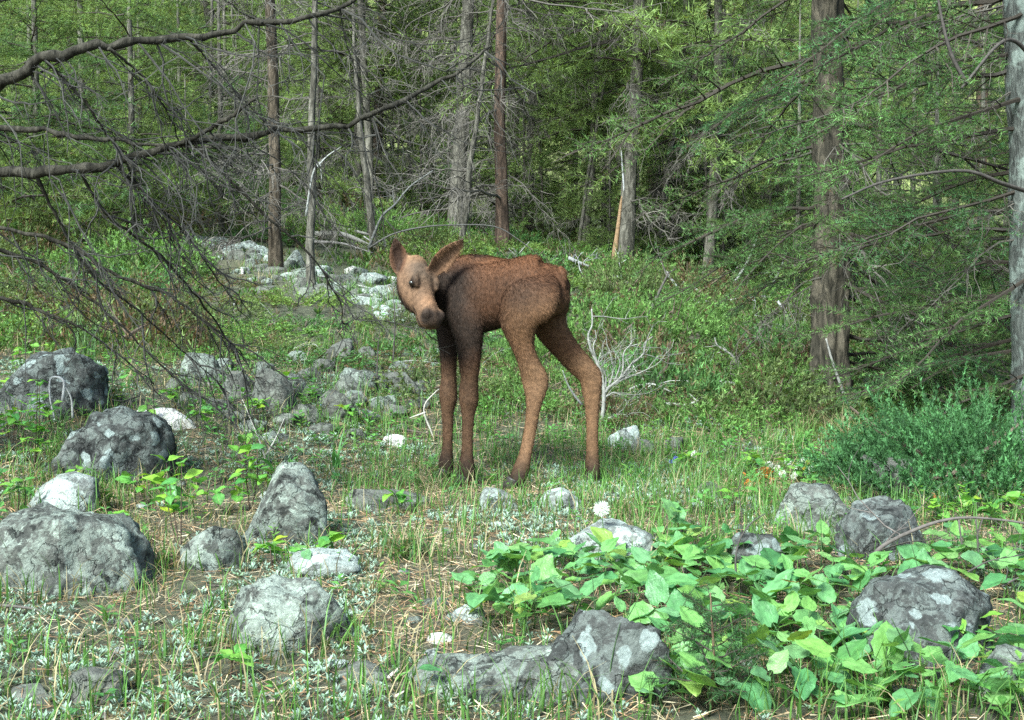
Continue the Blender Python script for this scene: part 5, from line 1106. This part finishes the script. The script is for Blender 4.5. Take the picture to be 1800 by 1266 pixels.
stick([[(1057, 752), (1062, 696), (1058, 662), (1049, 637), (1039, 615), (1034, 590), (1041, 571), (1040, 543)], [(1064, 690), (1070, 682), (1093, 662), (1109, 642), (1131, 622), (1133, 604), (1147, 592)], [(1072, 680), (1088, 669), (1095, 648), (1096, 623), (1105, 610), (1122, 605)],
       [(1066, 684), (1084, 672), (1119, 658), (1143, 647)], [(1064, 682), (1065, 662), (1059, 648)], [(1049, 637), (1043, 610), (1048, 595), (1046, 580)], [(1060, 665), (1052, 640), (1056, 620)], [(1072, 676), (1078, 650), (1074, 630)], [(1080, 672), (1090, 640), (1084, 625)],
       [(1062, 700), (1078, 690), (1092, 696)], [(1058, 740), (1070, 735), (1085, 728)], [(1090, 662), (1102, 655), (1106, 640)]], [3.8, 3, 2.3, 2.5, 2, 1.8, 1.7, 1.7, 1.6, 1.8, 1.8, 1.4], (.23, .22, .20), 'bleached white dead shrub skeleton beside the calf far hind leg', 'shrub', None, 'dead_shrub', sub=5, seed=5)
stick([[(1100, 704), (1120, 695), (1147, 691), (1180, 705)], [(1147, 691), (1130, 702), (1105, 706)]], [3, 2], WH, 'bleached forked stick beside the white shrub skeleton', seed=6, sub=2, lift=.05)
stick([[(1169, 726), (1190, 727), (1204, 728), (1223, 722), (1234, 714)], [(1223, 722), (1222, 737)], [(1224, 722), (1212, 708)]], [3.2, 2.4, 2], WH, 'small bleached antler-like stick lying on the green shrubs', seed=7, lift=.05)
stick([[(1023, 712), (1008, 693), (996, 672), (989, 651)]], 2.4, WH, 'curved white twig arching behind the calf hind legs', seed=8, depth=5.6)
stick([[(1125, 592), (1142, 550), (1158, 515), (1176, 478)]], 4.5, DK, 'dark leaning stick stuck in the shrubs behind the white skeleton', seed=9, sub=2)
stick([[(1300, 660), (1285, 640), (1262, 625), (1256, 610)], [(1300, 660), (1298, 690), (1335, 700)]], 2.4, GR, 'grey crooked twig among the shrubs left of the furrowed fir', seed=10, sub=2, lift=.06)
stick([[(1262, 686), (1295, 690), (1325, 708), (1332, 718)], [(1325, 690), (1360, 690), (1385, 708)]], [3, 2.6], WH, 'pale fallen sticks crossing in front of the furrowed fir', seed=11, sub=2, lift=.05)
stick([[(1495, 735), (1482, 690), (1463, 635), (1452, 595)]], 4, GR, 'grey broken branch leaning on the furrowed fir trunk', seed=12, depth=7.25)
rng = np.random.default_rng(44)
for i in range(16):                                   # line of grey brush sloping down to the right
    f = i / 15; cx, cy = 1045 + 400 * f + rng.normal(0, 14), 478 + 125 * f + rng.normal(0, 8); a = rng.normal(.33, .35); L = rng.uniform(30, 75)
    stick([[(cx - L * math.cos(a), cy - L * math.sin(a) + 6), (cx, cy + rng.normal(0, 5)), (cx + L * math.cos(a), cy + L * math.sin(a))]], rng.uniform(1.6, 3.6), np.array((.30, .29, .29)) * rng.uniform(.7, 1.2), 'grey dead brushwood in the line of debris behind the shrubs', 'branch', 'line of grey brushwood', seed=60 + i, sub=5, base=G(cx, cy) + np.array([0, -.1, .08]))
stick([[(545, 412), (600, 412), (650, 432), (700, 458)]], 6, (.19, .175, .16), 'thickest grey fallen log sloping towards the calf head', 'log', None, 'fallen_log', seed=13, sub=3, depth=12.6)
stick([[(585, 400), (630, 408), (695, 425), (730, 440)]], 3.6, (.19, .175, .16), 'thin grey fallen log behind the thickest one', 'log', None, 'fallen_log', seed=14, sub=4, depth=13.2)
stick([[(540, 425), (600, 428), (655, 445)]], 3, (.2, .18, .17), 'short dark fallen pole below the thickest grey log', 'log', None, 'fallen_log', seed=15, sub=4, depth=12.2)
stick([[(648, 437), (670, 383), (694, 360), (721, 328), (761, 300)], [(694, 360), (690, 335)], [(648, 437), (652, 470), (640, 500)]], [2.8, 1.6, 1.6], (.15, .145, .14), 'leaning grey crooked pole rising behind the calf ear', 'branch', seed=16, sub=2, depth=12.4, name='dead_branch')
stick([[(650, 435), (690, 412), (740, 400), (790, 396), (868, 398), (915, 424), (947, 449)]], 1.9, (.075, .07, .066), 'long bowed grey branch arching behind the calf back', 'branch', seed=17, sub=4, depth=11.8, name='dead_branch')
stick([[(538, 380), (545, 330), (552, 300), (562, 286), (566, 320)], [(552, 300), (575, 275), (600, 258)]], [2.4, 2], (.24, .235, .225), 'white bent dead branch hanging beside the thin sapling trunk', 'branch', seed=18, depth=9.6, name='dead_branch')
stick([[(1106, 472), (1102, 400), (1096, 320), (1092, 265)]], 3, (.36, .35, .36), 'smooth grey pole leaning on the split pine', 'branch', seed=19, depth=13.6, name='leaning_pole')
for i, (a, b) in enumerate([((1200, 545), (1345, 520)), ((1215, 530), (1330, 528)), ((1290, 500), (1330, 420)), ((1350, 515), (1385, 430))]):
    stick([[a, ((a[0] + b[0]) / 2 + 6, (a[1] + b[1]) / 2 - 4), b]], 3, (.3, .29, .28), 'grey dead pole among the trunks behind the furrowed fir', 'branch', 'dead poles among the trunks', seed=80 + i, sub=3, depth=12.5 + i * .4, name='dead_branch')
for i in range(44):                                   # loose grey sticks lying over the shrubs
    cx, cy = (rng.uniform(380, 1400), rng.uniform(540, 715)) if i % 2 else (rng.uniform(420, 1000), rng.uniform(405, 520)); a = rng.normal(.1, .5); L = rng.uniform(14, 48); g = G(cx, cy)
    stick([[(cx - L * math.cos(a), cy - L * math.sin(a)), (cx + rng.normal(0, 4), cy + rng.normal(0, 5)), (cx + L * math.cos(a), cy + L * math.sin(a))]], rng.uniform(1.0, 2.4), np.array((.27, .26, .245)) * rng.uniform(.6, 1.3), 'loose grey dead stick lying over the low shrubs', 'branch', 'loose sticks on the slope', seed=200 + i, sub=3, base=g + np.array([0, -.05, .12]), k=5)
# branches of the foreground
stick([[(1529, 1012), (1532, 985), (1552, 960), (1600, 935), (1650, 917), (1700, 910), (1768, 915), (1830, 925)], [(1552, 960), (1575, 935), (1600, 925)], [(1540, 975), (1560, 1000), (1570, 1030)], [(1685, 912), (1690, 950), (1700, 1000)], [(1715, 912), (1722, 970)]], [5, 2, 2, 2, 1.8], (.10, .085, .078), 'arching bare grey branch over the black-speckled rock', seed=21, sub=3)
stick([[(1306, 1050), (1296, 1020), (1293, 985), (1300, 950), (1320, 920), (1345, 903)]], 2.6, DK, 'thin dark bow-shaped twig standing in the heart-shaped leaves', seed=22, sub=2)
stick([[(1760, 1065), (1790, 1050), (1840, 1035)], [(1700, 1040), (1740, 1020), (1800, 1010)]], [2.6, 1.8], DK, 'dark twig resting behind the big rounded spotted boulder', seed=23, sub=4, lift=.05)
stick([[(0, 1078), (60, 1085), (120, 1105), (155, 1125)]], 3, (.12, .105, .095), 'dark fallen stick on the litter below the large rounded boulder', seed=24, sub=2, lift=.02)
stick([[(110, 705), (112, 670), (90, 665), (88, 700), (96, 735)]], 3, (.40, .39, .39), 'pale hooked stick against the dark lichen-flecked boulder', seed=25, depth=5.0)
stick([[(128, 735), (125, 700), (112, 676)]], 2.6, (.3, .29, .28), 'grey bent twig beside the pale hooked stick', seed=26, depth=5.0)
stick([[(365, 690), (430, 760), (500, 835), (530, 850)]], 2.2, (.17, .15, .14), 'long thin straight twig lying across the rubble', seed=27, sub=2, lift=.05)
stick([[(470, 820), (458, 780), (440, 735), (425, 700)], [(468, 800), (485, 770), (500, 735)]], 2, (.36, .33, .30), 'pale forked twig standing behind the pointed boulder', seed=28)
stick([[(765, 775), (745, 720), (765, 690), (780, 680)], [(748, 725), (720, 735)]], 2, (.4, .36, .32), 'pale curled twig left of the calf front legs', seed=29)
stick([[(700, 762), (730, 766), (790, 775)]], 2.5, (.13, .10, .085), 'brown stick on the grass behind the calf front hooves', seed=30, lift=.02)
for i, (a, b, c) in enumerate([((691, 640), (694, 560), (690, 505)), ((662, 690), (664, 620), (668, 575)), ((603, 560), (606, 520), (585, 470)), ((1020, 620), (1000, 590), (985, 560))]):
    stick([[a, b, c]], 1.8, DK, 'thin upright dead stem among the shrubs behind the calf', 'twig', 'upright dead stems in the shrubs', seed=90 + i, sub=2, name='bare_sapling')
for i, (a, b) in enumerate([((683, 1202), (702, 1183)), ((694, 1236), (712, 1225))]):
    stick([[a, b]], 4, (.50, .42, .36), 'short pale broken stick by the lone heart-leaved plant', 'stick', 'short pale sticks', seed=95 + i, lift=.012, name='broken_stick')
